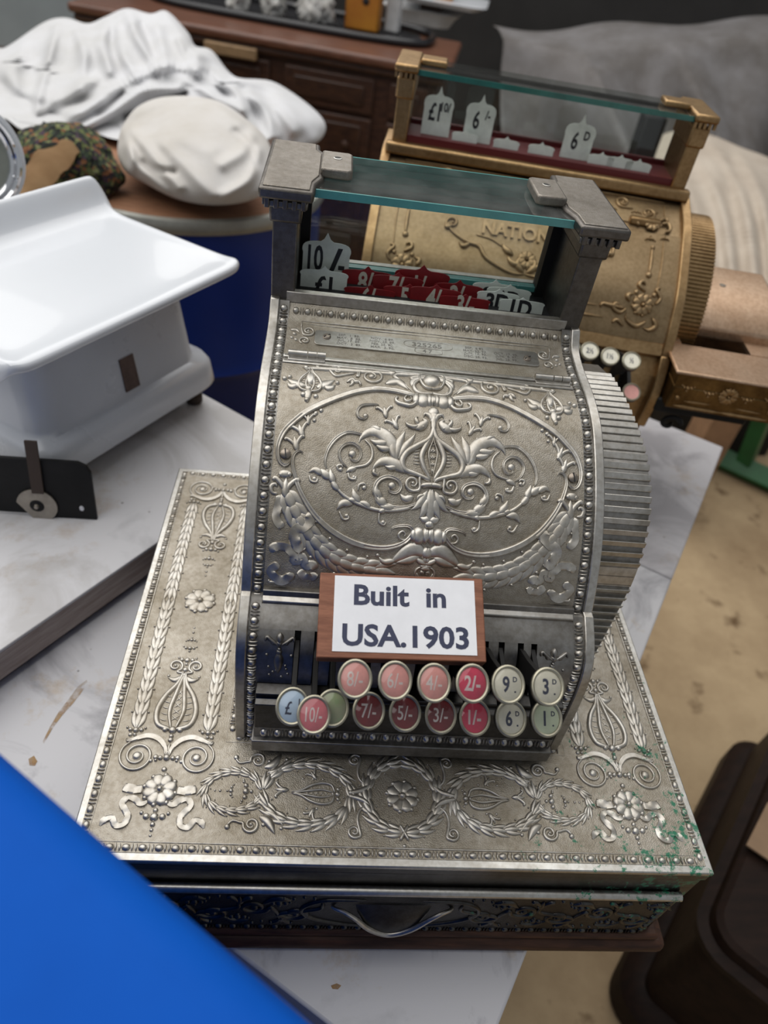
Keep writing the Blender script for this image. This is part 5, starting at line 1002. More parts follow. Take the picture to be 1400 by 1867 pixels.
for side in (ID, MU(XM)):
    ob = Orn(SBD, [side]); q = BD([(580, 700)], c4_)[0]; ob.rosette(q, 0.012, 0.0045)
    for pts, w in (([(600, 620), (560, 580), (580, 555), (600, 575)], 0.0026), ([(480, 720), (440, 745), (400, 720), (410, 690), (440, 700)], 0.0026), ([(470, 720), (380, 700), (330, 690), (320, 715)], 0.0026), ([(600, 800), (540, 830), (480, 790), (480, 745)], 0.0030), ([(640, 780), (660, 830), (620, 855), (580, 840)], 0.0034), ([(660, 700), (690, 660), (665, 610), (690, 600)], 0.0024), ([(500, 680), (490, 640), (530, 630)], 0.0030), ([(460, 830), (420, 790), (390, 810)], 0.0024)): ob.sweep(BD(pts, c4_), w, 0.0040, 'leaf' if w > 0.0028 else 'round')
    ob.bead(BD([(545, 620)], c4_)[0], 0.003); ob.bead(BD([(655, 640)], c4_)[0], 0.003); ob.bead(BD([(685, 600)], c4_)[0], 0.002); ob.build('corner_spray', 'brass_relief', bdoor)
    ob = Orn(SBD, [side]); q = BD([(640, 200)], c4_)[0]; ob.rosette(q, 0.009, 0.004); ob.trefoil(BD([(630, 290)], c4_)[0], 0, 0.005, 0.003); ob.trefoil(BD([(720, 290)], c4_)[0], 0, 0.004, 0.003)
    for pts in ([(700, 200), (740, 200), (750, 240), (720, 250)], [(690, 180), (720, 170), (740, 190)], [(560, 210), (545, 180), (580, 170)]): ob.sweep(BD(pts, c4_), 0.0024, 0.003)
    ob.build('corner_spray', 'brass_relief', bdoor)
    ob = Orn(SBD, [side]); ob.sweep(BD([(640, 350), (635, 420), (622, 510)], c4_), 0.0022, 0.0028, n=12); ob.sweep(BD([(712, 300), (700, 450), (672, 600)], c4_), 0.0010, 0.0018, n=14); ob.bead(BD([(620, 515)], c4_)[0], 0.004); ob.bead(BD([(645, 345)], c4_)[0], 0.003); ob.build('side_moulding', 'brass_relief', bdoor)
    q = BD([(300, 700)], c4_)[0]; q2 = BD([(340, 775)], c4_)[0]
    ob = Orn(SBD, [side]); ob.sweep([(XM, q[1]), (q[0], q[1])], 0.0016, 0.0022, n=6, tip=(1, 1)); ob.sweep([(XM, q2[1]), (q2[0], q2[1])], 0.0018, 0.0024, n=6, tip=(1, 1)); ob.build('bottom_moulding', 'brass_relief', bdoor)
V, F = textmesh('NATIONAL', 0.0215, 0.0012, 0.0006, 0.95)
nq = BD([(1000, 380)], c5)[0]; lq = BD([(826, 350)], c5)[0]
P, N = SBD(XM + V[:, 0] - 0.004, nq[1] - 0.001 - V[:, 1] + 0 * V[:, 0]); mk('raised_lettering', P + N * (V[:, 2] + 0.0012)[:, None], F, 'brass_relief', bdoor, smooth=0)
ob = Orn(SBT, [ID, MU(XM)])
ob.sweep([(XM, 0.010), (XL + 0.03, 0.010)], 0.001, 0.0016, n=6, tip=(1, 1)); ob.sweep([(XM, 0.052), (XL + 0.03, 0.052)], 0.001, 0.0016, n=6, tip=(1, 1)); ob.sweep([(XL + 0.03, 0.010), (XL + 0.03, 0.052)], 0.001, 0.0016, n=6, tip=(1, 1))
for k in range(5):
    x = XL + 0.05 + k * 0.030; ob.spiral((x, 0.028 + 0.006 * (-1) ** k), 0.009, 1.4, 1.0 + k, (-1) ** k, 0.0018, 0.0026, lead=[(x - 0.012, 0.03)]); ob.trefoil((x + 0.014, 0.034), 0, 0.005, 0.0026)
ob.build('shelf_scrolls', 'brass_relief', bsh)
for x in (XL + 0.055, XR - 0.055): G().box(x - 0.018, x + 0.018, -0.050, -0.040, 0.208, 0.2165).build('hinge', 'brass', B, bevel=0.002)
# keys that show past the nickel register
def bkey(u, v, mat, s):
    c = bplane(u, v, 1, -0.200); nrm_ = unit((-0.03, -0.62, 0.78)); kx_ = unit(np.array([1, 0, 0.0]) - nrm_ * nrm_[0]); ky_ = np.cross(nrm_, kx_)
    bs_ = c - nrm_ * 0.006
    k = G().prism([(-0.140, 0.095), (bs_[1] + 0.006, bs_[2] + 0.003), (bs_[1], bs_[2] - 0.003), (bs_[1] + 0.01, bs_[2] - 0.02), (-0.140, 0.060)], c[0] - 0.002, c[0] + 0.002, yz).build('key_lever', 'black_metal', B, smooth=0)
    G().lathe([(0.0001, -0.011), (0.0085, -0.010), (0.0102, -0.006), (0.0102, 0.0)], c, nrm_, k=24, xdir=kx_).build('key_cup', 'black_metal', k); G().lathe([(0.0102, -0.002), (0.0104, 0.001), (0.0094, 0.0018), (0.0084, 0.001)], c, nrm_, k=24, xdir=kx_, cap=False).build('key_ring', 'key_ring', k); G().lathe([(0.0086, -0.001), (0.0086, 0.0008), (0.0001, 0.0008)], c, nrm_, k=24, xdir=kx_).build('key_face', mat, k)
    if s: text('key_digit', s, 0.0085, c + nrm_ * 0.0010, kx_, ky_, 'ink_blue', k, 0.0001, 0.0001, 0.75)
bkey(1075, 640, 'key_cream', '2½'); bkey(1112, 650, 'key_cream', '1½'); bkey(1151, 658, 'key_cream', '½'); bkey(1151, 715, 'key_pink', '')
bkey(1040, 632, 'key_cream', '3½')
for u in (1078, 1115, 1135): 
    c = bplane(u, 690, 1, -0.158); G().box(c[0] - 0.003, c[0] + 0.003, -0.1575, -0.150, 0.030, 0.085).build('key_slot', 'black', B)
# fine-ribbed drum on its right flank
BR_ = [tuple(p) for p in catmull([(0.05, 0.20), (0.0, 0.213), (-0.05, 0.197), (-0.085, 0.165), (-0.104, 0.13), (-0.108, 0.10)], 26)]
bh = G().prism(BR_ + [(0.05, 0.10)], XR, XR + 0.034, yz).build('ribbed_housing', 'brass_dark', B, smooth=30)
SBR = Surf(BR_, 0.0)
for k in range(46):
    v = 0.01 + (SBR.L[-1] - 0.014) * k / 45; us_a = np.array([XR + 0.0005] * 4 + [XR + 0.0345] * 4); vs_a = np.array([v, v + 0.0024, v + 0.0024, v] * 2); h_a = np.array([0.0016, 0.0012, -0.001, -0.001] * 2); P, N = SBR(us_a, vs_a)
    G().add(P + N * h_a[:, None], [(0, 1, 5, 4), (1, 2, 6, 5), (2, 3, 7, 6), (3, 0, 4, 7), (0, 3, 2, 1), (4, 5, 6, 7)]).build('rib', 'brass', bh, smooth=0)
# copper-coloured slotted box bolted to the right side
PZ = 0.107; X0, X1 = XR - 0.004, XR + 0.135; Y0, Y1 = -0.190, 0.02
sy0, sy1 = -0.120, -0.088; sx0, sx1 = X0 + 0.020, X0 + 0.104
g = G(); g.box(X0, X1, Y0, sy0, PZ - 0.004, PZ); pbx = g.build('printer_top', 'copper_bright', B, bevel=0.003, bseg=3)
G().box(X0, sx0, sy0, sy1, PZ - 0.004, PZ).build('slot_cheek', 'copper_bright', pbx); G().box(sx1, X1, sy0, sy1, PZ - 0.004, PZ).build('slot_cheek', 'copper_bright', pbx)
G().prism([(sy1, PZ - 0.004), (Y1, PZ - 0.004), (Y1, PZ + 0.046), (sy1 + 0.05, PZ + 0.040), (sy1 + 0.012, PZ + 0.022), (sy1, PZ + 0.010)], X0 + 0.036, X1, yz).build('sloped_cover', 'copper_bright', pbx, bevel=0.003, bseg=3)
G().box(sx0, sx1, sy0, sy1, PZ - 0.0205, PZ - 0.019).build('slot_well', 'black', pbx)
G().lathe([(0.004, 0), (0.004, 0.0015), (0.001, 0.002)], (X0 + 0.075, sy1 + 0.06, PZ + 0.040), k=14).build('cover_screw', 'zinc', pbx)
G().box(X0 + 0.006, X1 - 0.006, Y0 + 0.004, Y1, PZ - 0.050, PZ - 0.020).build('printer_case', 'brass_dark', B, bevel=0.002)
g = G(); g.box(X0 + 0.006, X1 - 0.006, Y0 + 0.004, sy0 - 0.004, PZ - 0.020, PZ - 0.004); g.build('printer_front', 'brass_dark', B)
SPF = Flat(((X0 + X1) / 2, Y0 + 0.004, PZ - 0.027), (1, 0, 0), (0, 0, 1)); ob = Orn(SPF, [ID, MU(0)]); ob.sweep([(0, -0.018), (-0.055, -0.018)], 0.0022, 0.003, n=6, tip=(1, 1)); ob.rosette((0, 0.004), 0.010, 0.004); ob.trefoil((-0.022, 0.003), 0, 0.006, 0.003); ob.trefoil((-0.048, 0.006), 0, 0.006, 0.003); ob.bead((-0.054, -0.008), 0.003); ob.sweep([(-0.015, -0.010), (-0.045, -0.011)], 0.0014, 0.002, n=6); ob.build('front_relief', 'brass', pbx)
fo = G(); sp3 = [(-0.150 - 0.004 + 0.012 * (1 - t) * math.cos(7 * t) * 1.0, 0.0 - 0.006 + 0.012 * (1 - t) * math.sin(7 * t)) for t in np.linspace(0, 0.9, 20)]
fo.tube([(XR + 0.030 + 1.2 * (y + 0.150), -0.165, 0.030 + z) for y, z in sp3], 0.003, 8); fo.build('scroll_bracket', 'black_metal', B)
G().box(XR - 0.002, XR + 0.11, -0.170, -0.150, 0.040, 0.058).build('bracket_bar', 'black_metal', B, bevel=0.003)
# ================================================================== drum, sacks and textiles
simple('drum_blue', (0.004, 0.022, 0.17), 0.35, spec=0.4, var=0.2, vscale=4); simple('drum_rim', (0.42, 0.42, 0.38), 0.4, 0.7, var=0.3, vscale=12); simple('lid_wood', (0.32, 0.16, 0.085), 0.7, second=(0.22, 0.10, 0.05), vscale=8, aniso=(3, 20, 3))
DC = np.array([-0.365, 1.285, 0]); DRr = 0.262; DZ = LID + 0.0
dm = thing('steel_drum', 'dark blue steel drum with a metal rim behind the scale', 'drum', (DC[0], DC[1], 0))
prof_d = [(DRr - 0.006, 0.0), (DRr, 0.01)]
for zz in (0.28, 0.58): prof_d += [(DRr, zz - 0.02), (DRr + 0.010, zz), (DRr, zz + 0.02)]
prof_d += [(DRr, DZ - 0.02), (DRr - 0.02, DZ - 0.02)]
G().lathe(prof_d, DC, k=64).build('shell', 'drum_blue', dm, smooth=40)
G().lathe([(DRr - 0.012, DZ - 0.022), (DRr + 0.004, DZ - 0.024), (DRr + 0.010, DZ - 0.012), (DRr + 0.006, DZ), (DRr - 0.006, DZ + 0.001), (DRr - 0.012, DZ - 0.006)], DC, k=64, cap=False).build('rim', 'drum_rim', dm, smooth=50)
wl = G().lathe([(DRr - 0.014, DZ - 0.020), (DRr - 0.014, DZ - 0.008), (0.0005, DZ - 0.008)], DC, k=64).build('wooden_lid', 'lid_wood', dm, smooth=30)
def clothmat(name, base, shade, rough=0.85):
    return simple(name, base, rough, second=shade, vscale=6, bump=0.25, bscale=900, bdist=0.0004, spec=0.2)
clothmat('sheet_white', (0.60, 0.60, 0.615), (0.53, 0.525, 0.52)); clothmat('sack_white', (0.60, 0.58, 0.56), (0.52, 0.49, 0.45)); clothmat('sheet_grey', (0.21, 0.20, 0.20), (0.14, 0.128, 0.12)); clothmat('sheet_beige', (0.54, 0.47, 0.39), (0.44, 0.37, 0.30)); clothmat('suede', (0.24, 0.15, 0.075), (0.16, 0.09, 0.04))
def fbm(x, y, z, o=4): return noise.fractal(Vector((x, y, z)), 1.0, 2.0, o)
def ridge(x, y, z): return 1 - 2 * abs(noise.noise(Vector((x, y, z))))
def lump(name, c, rad, mat, label, cat, amp=0.18, fold=0.10, fs=3.0, seed=0, nu=110, nv=70, flat=0.0, squash=1.0, knots=(), rot=0.0, parent=None):
    """a heap of cloth: closed rounded surface with long crossing creases, flattened where it rests"""
    V = []; rx, ry, rz = rad
    for i in range(nv + 1):
        th = math.pi * i / nv
        for j in range(nu):
            ph = 2 * math.pi * j / nu; d = np.array([math.sin(th) * math.cos(ph), math.sin(th) * math.sin(ph), math.cos(th)])
            q = d * fs + seed
            w = np.array([noise.noise(Vector(q * 0.6 + k * 7.1)) for k in range(3)])
            f1 = ridge(*(q * np.array([1.1, 0.5, 0.8]) + w * 1.0)); f2 = ridge(*(q * np.array([0.5, 1.3, 0.7]) * 1.4 + 5 + w * 0.8)); f3 = ridge(*(q * 2.6 + 11 + w))
            r = 1 + amp * noise.noise(Vector(q * 0.45 + 3.3)) + fold * (0.9 * max(0, f1) ** 2 + 0.7 * max(0, f2) ** 2 + 0.25 * f3 * abs(f3)) - fold * 0.5
            for kd, ka, ks in knots: r += ka * math.exp(-((d - kd) @ (d - kd)) / ks)
            p = d * r * np.array([rx, ry, rz]); 
            if p[2] < flat: p[2] = flat + (p[2] - flat) * 0.06
            p = np.array([p[0] * math.cos(rot) - p[1] * math.sin(rot), p[0] * math.sin(rot) + p[1] * math.cos(rot), p[2]])
            V.append(np.asarray(c) + p)
    F = [(i * nu + j, i * nu + (j + 1) % nu, (i + 1) * nu + (j + 1) % nu, (i + 1) * nu + j) for i in range(nv) for j in range(nu)]
    o = mk(name, V, F, mat, parent, smooth=180)
    if parent is None: tag(o, label, cat)
    return o
kd = lambda *a: unit(a)
def inflate(name, outline, cen, D0, kv, T, ridges, mat, label, cat, zmin=None, nphi=200, nr=56, power=0.5, smoothmod=True, fine=0.004, seed=0.0):
    """a stuffed or heaped cloth form: outline at its own distance, rounded front and back, with modelled folds"""
    O = catmull(outline, 300, closed=True); c = np.array(cen, float)
    ang = np.arctan2(O[:, 1] - c[1], O[:, 0] - c[0]); rad = np.hypot(O[:, 0] - c[0], O[:, 1] - c[1]); od = np.argsort(ang); ang = ang[od]; rad = rad[od]
    ang = np.concatenate([ang - 2 * math.pi, ang, ang + 2 * math.pi]); rad = np.concatenate([rad] * 3)
    RL = [(catmull(pts, 40), h, w) for pts, h, w in ridges]
    ph = np.linspace(-math.pi, math.pi, nphi, endpoint=False); rho = np.interp(ph, ang, rad); rows = []
    rs = np.sin(np.linspace(0, math.pi / 2, nr)); rs[0] = 0.002
    for sgn in (1, -1):
        for r in (rs if sgn > 0 else rs[::-1][1:]):
            row = []
            for k in range(nphi):
                u = c[0] + r * rho[k] * math.cos(ph[k]); v = c[1] + r * rho[k] * math.sin(ph[k])
                dep = D0 + kv * (c[1] - v) - sgn * T * max(0, 1 - r * r) ** power
                if sgn > 0:
                    edge = min(1, (1 - r) * 6); h = 0.0; neg = 0.0
                    for L, hh, w in RL:
                        d = math.sqrt(((L - np.array([u, v])) ** 2).sum(1).min())
                        if d < 5 * w:
                            h += hh * math.exp(-(d / w) ** 2)
                    dep -= (h + neg) * (0.25 + 0.75 * edge) + fine * noise.noise(Vector((u * 0.02 + seed, v * 0.02, 1.0))) * 1.5 * edge
                p = atdep(u, v, dep)
                if zmin is not None and p[2] < zmin: p = p + rayd(u, v) * 0; p[2] = zmin + 0.04 * (p[2] - zmin)
                row.append(p)
            rows.append(row)
    n = nphi; V = [p for row in rows for p in row]
    F = [(i * n + j, i * n + (j + 1) % n, (i + 1) * n + (j + 1) % n, (i + 1) * n + j) for i in range(len(rows) - 1) for j in range(n)] + [tuple(range(n))[::-1], tuple((len(rows) - 1) * n + j for j in range(n))]
    o = mk(name, V, F, mat, None, smooth=180); sm = o.modifiers.new('soft', 'SMOOTH'); sm.iterations = 3; sm.factor = 0.5
    tag(o, label, cat); return o
c1 = (0, 0, 2.333)
def X1(pts): return crop(c1, pts)
sk = [(227, 223), (250, 195), (290, 178), (345, 175), (400, 185), (440, 210), (480, 245), (497, 280), (499, 320), (482, 352), (440, 370), (380, 374), (320, 362), (265, 335), (228, 312), (214, 280), (218, 245)]
inflate('cloth_sack', sk, (355, 275), 1.27, 0.0007, 0.10, [(X1([(560, 560), (640, 650), (760, 800)]), 0.0204, 9.6), (X1([(530, 620), (600, 720), (700, 820)]), 0.0204, 8.4), (X1([(520, 560), (560, 640), (560, 720)]), 0.0238, 7.2), (X1([(700, 620), (800, 720), (900, 830)]), 0.0136, 12.0), (X1([(780, 410), (900, 430), (1020, 520)]), 0.0170, 12.0), (X1([(1080, 560), (1040, 640), (950, 700)]), 0.0170, 10.8), (X1([(1100, 640), (1060, 760), (960, 830)]), 0.0204, 9.6), (X1([(610, 690), (660, 720), (740, 730)]), -0.0170, 6.0), (X1([(560, 480), (700, 420), (780, 400)]), 0.0238, 8.4), (X1([(620, 600), (760, 590), (900, 640)]), 0.0102, 16.8), (X1([(1000, 560), (1060, 620), (1090, 700)]), -0.0136, 7.2)], 'sack_white', 'round stuffed off-white cloth sack resting on the drum lid', 'sack', zmin=LID - 0.006, nphi=150, nr=44, fine=0.003)
cr = G().box(-1.15, -0.24, 1.62, 2.08, 0.0, LID - 0.005).build('storage_box', 'table_wood', bevel=0.01); tag(cr, 'dark wooden box under the heap of white sheets', 'box')
hp = [(-90, 110), (-40, 95), (0, 90), (21, 80), (81, 40), (120, 32), (159, 43), (193, 30), (231, 15), (274, 25), (304, 20), (343, 60), (356, 84), (386, 92), (429, 140), (501, 150), (587, 214), (583, 257), (520, 290), (440, 312), (350, 325), (250, 325), (190, 318), (129, 290), (39, 300), (-40, 306), (-100, 270)]
rd = [([(30, 330), (120, 400), (230, 420)], 0.03, 9), ([(330, 130), (360, 250), (350, 380)], 0.035, 8), ([(500, 120), (520, 230), (560, 300)], 0.03, 8), ([(760, 170), (790, 240), (830, 300)], 0.03, 7), ([(250, 470), (340, 480), (430, 430)], 0.03, 8), ([(700, 330), (800, 345), (880, 390)], 0.035, 7), ([(1100, 420), (1180, 470), (1250, 560)], 0.03, 8), ([(100, 130), (80, 230), (30, 300)], 0.03, 9), ([(400, 340), (300, 400), (180, 470)], 0.035, 8), ([(190, 90), (120, 150), (40, 200)], 0.05, 10), ([(245, 100), (195, 300), (140, 520)], 0.05, 7), ([(290, 100), (250, 220), (230, 380)], 0.02, 12), ([(455, 75), (440, 180), (470, 300)], 0.045, 10), ([(545, 40), (590, 160), (660, 270), (700, 290)], 0.05, 9), ([(625, 60), (680, 160), (700, 270)], 0.03, 9), ([(710, 50), (790, 150), (850, 290)], 0.06, 9), ([(830, 200), (910, 245), (1010, 340)], 0.05, 9), ([(90, 570), (250, 530), (400, 440), (520, 360), (700, 285), (850, 310), (940, 345)], 0.05, 10), ([(100, 640), (300, 575), (480, 470), (610, 385), (760, 370)], 0.055, 9), ([(900, 410), (1020, 470), (1120, 600)], 0.07, 8), ([(1030, 330), (1170, 360), (1370, 520)], 0.05, 12), ([(1060, 400), (1130, 480), (1160, 580)], 0.05, 8), ([(930, 350), (1000, 390), (1040, 460)], 0.05, 8), ([(1180, 420), (1280, 520), (1330, 590)], 0.03, 10), ([(410, 160), (330, 300), (300, 440)], 0.02, 14), ([(80, 250), (60, 380), (80, 520)], 0.03, 10), ([(560, 100), (540, 220), (580, 330)], 0.02, 10),
      ([(420, 480), (470, 440), (520, 400)], -0.03, 5), ([(780, 400), (660, 450), (540, 500)], -0.06, 5), ([(670, 290), (640, 200), (600, 100)], -0.02, 5), ([(860, 300), (900, 330), (960, 400)], -0.04, 5), ([(480, 90), (475, 200), (500, 300)], -0.02, 6)]
inflate('white_sheet', hp, (270, 175), 1.66, 0.0011, 0.15, [(X1(p), min(h, 0.055) * (0.95 if h > 0 else 0.8), w * 1.25) for p, h, w in rd], 'sheet_white', 'large crumpled heap of white cotton sheets piled behind the drum', 'sheet', zmin=LID + 0.012, nphi=320, nr=110, fine=0.016)
# patterned textile
m, nt, b = newmat('tapestry'); tc = node(nt, 'ShaderNodeTexCoord'); vv = node(nt, 'ShaderNodeTexVoronoi', i_Scale=150.0); nt.links.new(tc.outputs['Object'], vv.inputs[0])
sepc = node(nt, 'ShaderNodeSeparateColor'); nt.links.new(vv.outputs['Color'], sepc.inputs[0]); rp = ramp(nt, [(0.0, (0.012, 0.014, 0.012)), (0.3, (0.03, 0.045, 0.025)), (0.5, (0.10, 0.12, 0.04)), (0.66, (0.05, 0.03, 0.045)), (0.8, (0.20, 0.085, 0.035)), (0.92, (0.16, 0.17, 0.07))], 'CONSTANT'); nt.links.new(sepc.outputs[0], rp.inputs[0]); nt.links.new(rp.outputs[0], b.inputs['Base Color']); b.inputs['Roughness'].default_value = 0.95
bpn = node(nt, 'ShaderNodeBump', i_Strength=0.5, i_Distance=0.004); nt.links.new(vv.outputs[0], bpn.inputs['Height']); nt.links.new(bpn.outputs[0], b.inputs['Normal'])
tpos = plane(160, 350, 2, LID + 0.03)
lump('tapestry_bag', (-0.54, 1.125, LID + 0.036), (0.085, 0.070, 0.060), 'tapestry', 'speckled green and brown woven textile bag on the drum lid', 'bag', amp=0.25, fold=0.06, fs=2.6, seed=9.0, nu=80, nv=50, flat=-0.036)
pa = [atdep(u, v, d) for u, v, d in ((132, 262, 1.16), (95, 292, 1.125), (62, 335, 1.09), (42, 375, 1.07))]
g = G(); P = catmull(np.array(pa), 16); wdt = np.array([0.018 + 0.012 * math.sin(math.pi * min(1, t * 1.2)) for t in np.linspace(0, 1, 16)]); sd = unit(np.cross(P[-1] - P[0], [0, -0.5, 0.85])); nr = unit(np.cross(sd, P[-1] - P[0])); nr = nr if nr[2] > 0 else -nr
rows = [[P[i] + sd * wdt[i] * s + nr * (0.008 * (1 - s * s) + 0.004 * math.sin(i * 1.3 + s * 2)) for s in np.linspace(-1, 1, 9)] + [P[i] + sd * wdt[i] * s - nr * 0.012 * (1 - s * s) for s in np.linspace(1, -1, 9)[1:]] for i in range(16)]
o = g.grid(rows).build('suede_glove', 'suede', smooth=60); tag(o, 'limp tan suede glove lying across the woven bag', 'glove')
# ================================================================== sideboard and what stands on it
simple('oak_dark', (0.070, 0.030, 0.016), 0.38, second=(0.030, 0.012, 0.007), vscale=7, aniso=(2.5, 16, 16), bump=0.15, bscale=30); simple('oak_panel', (0.060, 0.026, 0.013), 0.35, second=(0.024, 0.010, 0.006), vscale=10, aniso=(2, 9, 9)); simple('oak_top', (0.15, 0.062, 0.036), 0.30, second=(0.09, 0.036, 0.02), vscale=6, aniso=(2, 16, 16)); simple('pale_wood', (0.32, 0.20, 0.10), 0.5, var=0.3, vscale=30)
KZ = LID + 0.05; kL = plane(332, 40, 2, KZ); kR = plane(719, 110, 2, KZ); ke = unit(kR - kL); kq = np.array([-ke[1], ke[0], 0])
def kf(a, b, z): return tuple(kR + ke * a + kq * b + np.array([0, 0, z - KZ]))
def kbox(a0, a1, b0, b1, z0, z1): return G().prism([(a0, b0), (a1, b0), (a1, b1), (a0, b1)], z0, z1, kf)
WK = -((onk0 := plane(112, 6, 2, KZ)) - kR) @ ke; DK = 0.52; AE = min((plane(846, 70, 2, KZ) - kR) @ ke, 0.36)
sb = thing('sideboard', 'dark carved oak sideboard with panelled drawers behind the sheets', 'sideboard', kf(-WK / 2, DK / 2, 0))
kbox(-WK, AE - 0.03, 0.03, DK, 0.06, KZ - 0.05).build('carcass', 'oak_dark', sb, bevel=0.004)
kbox(-WK - 0.01, AE, 0.0, DK + 0.01, KZ - 0.028, KZ).build('top', 'oak_top', sb, bevel=0.010, bseg=3); kbox(-WK, AE - 0.012, 0.012, DK, KZ - 0.05, KZ - 0.028).build('top_moulding', 'oak_dark', sb, bevel=0.008)
for a in (-WK + 0.02, AE - 0.11):
    for b in (0.05, DK - 0.09): kbox(a, a + 0.06, b, b + 0.06, 0.0, 0.06).build('foot', 'oak_dark', sb, bevel=0.01)
xs = [-WK, -WK * 0.66, -WK * 0.36, -0.03, AE - 0.03]
for a0, a1 in zip(xs[:-1], xs[1:]):
    zt_ = KZ - 0.065
    for k, hgt in enumerate((0.10, 0.16, 0.17, 0.19, 0.16)):
        z1_ = zt_; z0_ = zt_ - hgt; zt_ = z0_ - 0.012
        if z0_ < 0.08: break
        dw = kbox(a0 + 0.025, a1 - 0.025, 0.018, 0.04, z0_, z1_).build('drawer', 'oak_dark', sb, bevel=0.004)
        kbox(a0 + 0.055, a1 - 0.055, 0.012, 0.03, z0_ + 0.022, z1_ - 0.022).build('drawer_panel', 'oak_panel', dw, bevel=0.004)
        if k > 0:
            for q in (0.3, 0.7): G().lathe([(0.008, 0.0), (0.012, 0.012), (0.001, 0.018)], kf(a0 + (a1 - a0) * q, 0.012, (z0_ + z1_) / 2), -kq, k=12).build('drawer_knob', 'oak_dark', dw)
def onfront(u, v, off=0.012):
    d = rayd(u, v); q = kR + kq * off; t = (kq @ (q - CAM)) / (kq @ d); X = CAM + t * d; return (X - kR) @ ke, X[2]
ha0, hz0 = onfront(375, 84); ha1, hz1 = onfront(470, 98)
kbox(ha0, ha1, -0.008, 0.014, (hz0 + hz1) / 2 - 0.016, (hz0 + hz1) / 2 + 0.016).build('drawer_handle', 'pale_wood', sb, bevel=0.004)
# oval black-rimmed tray holding odds and ends
simple('tray_black', (0.012, 0.012, 0.014), 0.25); simple('tin_white', (0.60, 0.60, 0.60), 0.4, var=0.2, vscale=20); simple('box_orange', (0.42, 0.17, 0.012), 0.45, second=(0.34, 0.11, 0.008), vscale=8); simple('paper_crumple', (0.62, 0.61, 0.59), 0.8, second=(0.40, 0.38, 0.35), vscale=30)
def onk(u, v, z=KZ): return plane(u, v, 2, z)
def kab(P): d = np.asarray(P) - kR; return d @ ke, d @ kq
ta0 = kab(onk(300, 12))[0]; ta1 = kab(onk(745, 62))[0]; tbm = kab(onk(640, 72))[1]
tr = thing('serving_tray', 'long black-rimmed oval tray on the sideboard top', 'tray', kf((ta0 + ta1) / 2, tbm + 0.16, KZ))
def ovp(sc): 
    return [((ta0 + ta1) / 2 + sc * (ta1 - ta0) * 0.62 * math.copysign(abs(math.cos(t)) ** 0.55, math.cos(t)), tbm + 0.18 + sc * 0.18 * math.copysign(abs(math.sin(t)) ** 0.55, math.sin(t))) for t in np.linspace(0, 2 * math.pi, 56, endpoint=False)]
loft(G(), [(ovp(0.90), KZ), (ovp(0.92), KZ + 0.004), (ovp(0.90), KZ + 0.006)], kf).build('tray_floor', 'tray_black', tr, smooth=30)
P = np.array([kf(a, b, KZ + 0.012) for a, b in ovp(1.0)] + [kf(*ovp(1.0)[0], KZ + 0.012)]); G().tube(P, 0.012, 10, cap=False).build('tray_rim', 'tray_black', tr, smooth=60)
def item(name, u, v, w, d, h, mat, label, cat, z=KZ + 0.007, rot=0.0, parts=None):
    a, b = kab(onk(u, v, z)); 
    t = thing(name, label, cat, kf(a, b + d / 2, z)); kbox(a - w / 2, a + w / 2, b, b + d, z, z + h).build('body', mat, t, bevel=0.006); return t, a, b
t, a, b = item('orange_post', 657, 56, 0.115, 0.08, 0.30, 'box_orange', 'ochre painted upright timber block in the black tray', 'block'); G().lathe([(0.012, 0), (0.008, 0.004), (0.001, 0.005)], kf(a + 0.01, b, KZ + 0.09), -kq, k=12).build('peg_hole', 'black', t); G().lathe([(0.012, 0), (0.008, 0.004), (0.001, 0.005)], kf(a + 0.01, b, KZ + 0.17), -kq, k=12).build('peg_hole', 'black', t)
t, a, b = item('white_tin', 712, 60, 0.05, 0.06, 0.24, 'tin_white', 'narrow white painted tin beside the ochre block', 'tin'); kbox(a - 0.028, a + 0.028, b - 0.004, b + 0.064, KZ + 0.247, KZ + 0.262).build('tin_lid', 'tin_white', t, bevel=0.004)
ca, cb = kab(onk(560, 40, KZ + 0.01))
for k, (u, v, w, h, s) in enumerate(((568, 44, 0.055, 0.09, 2.0), (492, 31, 0.032, 0.07, 5.0), (425, 23, 0.03, 0.06, 8.0))):
    a, b = kab(onk(u, v, KZ + 0.01)); p = np.array(kf(a, b + 0.05, KZ + 0.012 + h * 0.55)); lump('crumpled_paper', p, (w, 0.05, h), 'paper_crumple', ('big ball of crumpled white paper beside the ochre block', 'smaller wad of crumpled paper in the black tray', 'loose scrunched paper scrap in the black tray')[k], 'paper', amp=0.3, fold=0.35, fs=3.5, seed=s, nu=50, nv=34, flat=-h * 0.5)
a, b = kab(onk(770, 48, KZ + 0.0)); a = min(a, AE - 0.27); wd_ = thing('enamel_basin', 'white enamel basin stacked with bits at the sideboard end', 'basin', kf(a + 0.06, b + 0.15, KZ))
loft(G(), [(rrect(a - 0.03, a + 0.20, b + 0.01, b + 0.27, 0.05), KZ), (rrect(a - 0.05, a + 0.22, b, b + 0.28, 0.06), KZ + 0.03), (rrect(a - 0.06, a + 0.24, b - 0.01, b + 0.29, 0.06), KZ + 0.045)], kf).build('basin_bowl', 'tin_white', wd_, smooth=40)
loft(G(), [(rrect(a + 0.02, a + 0.30, b - 0.02, b + 0.30, 0.04), KZ + 0.070), (rrect(a + 0.00, a + 0.33, b - 0.03, b + 0.31, 0.05), KZ + 0.085), (rrect(a + 0.01, a + 0.32, b - 0.02, b + 0.30, 0.05), KZ + 0.087)], kf).build('upper_tray', 'enamel', wd_, smooth=40)
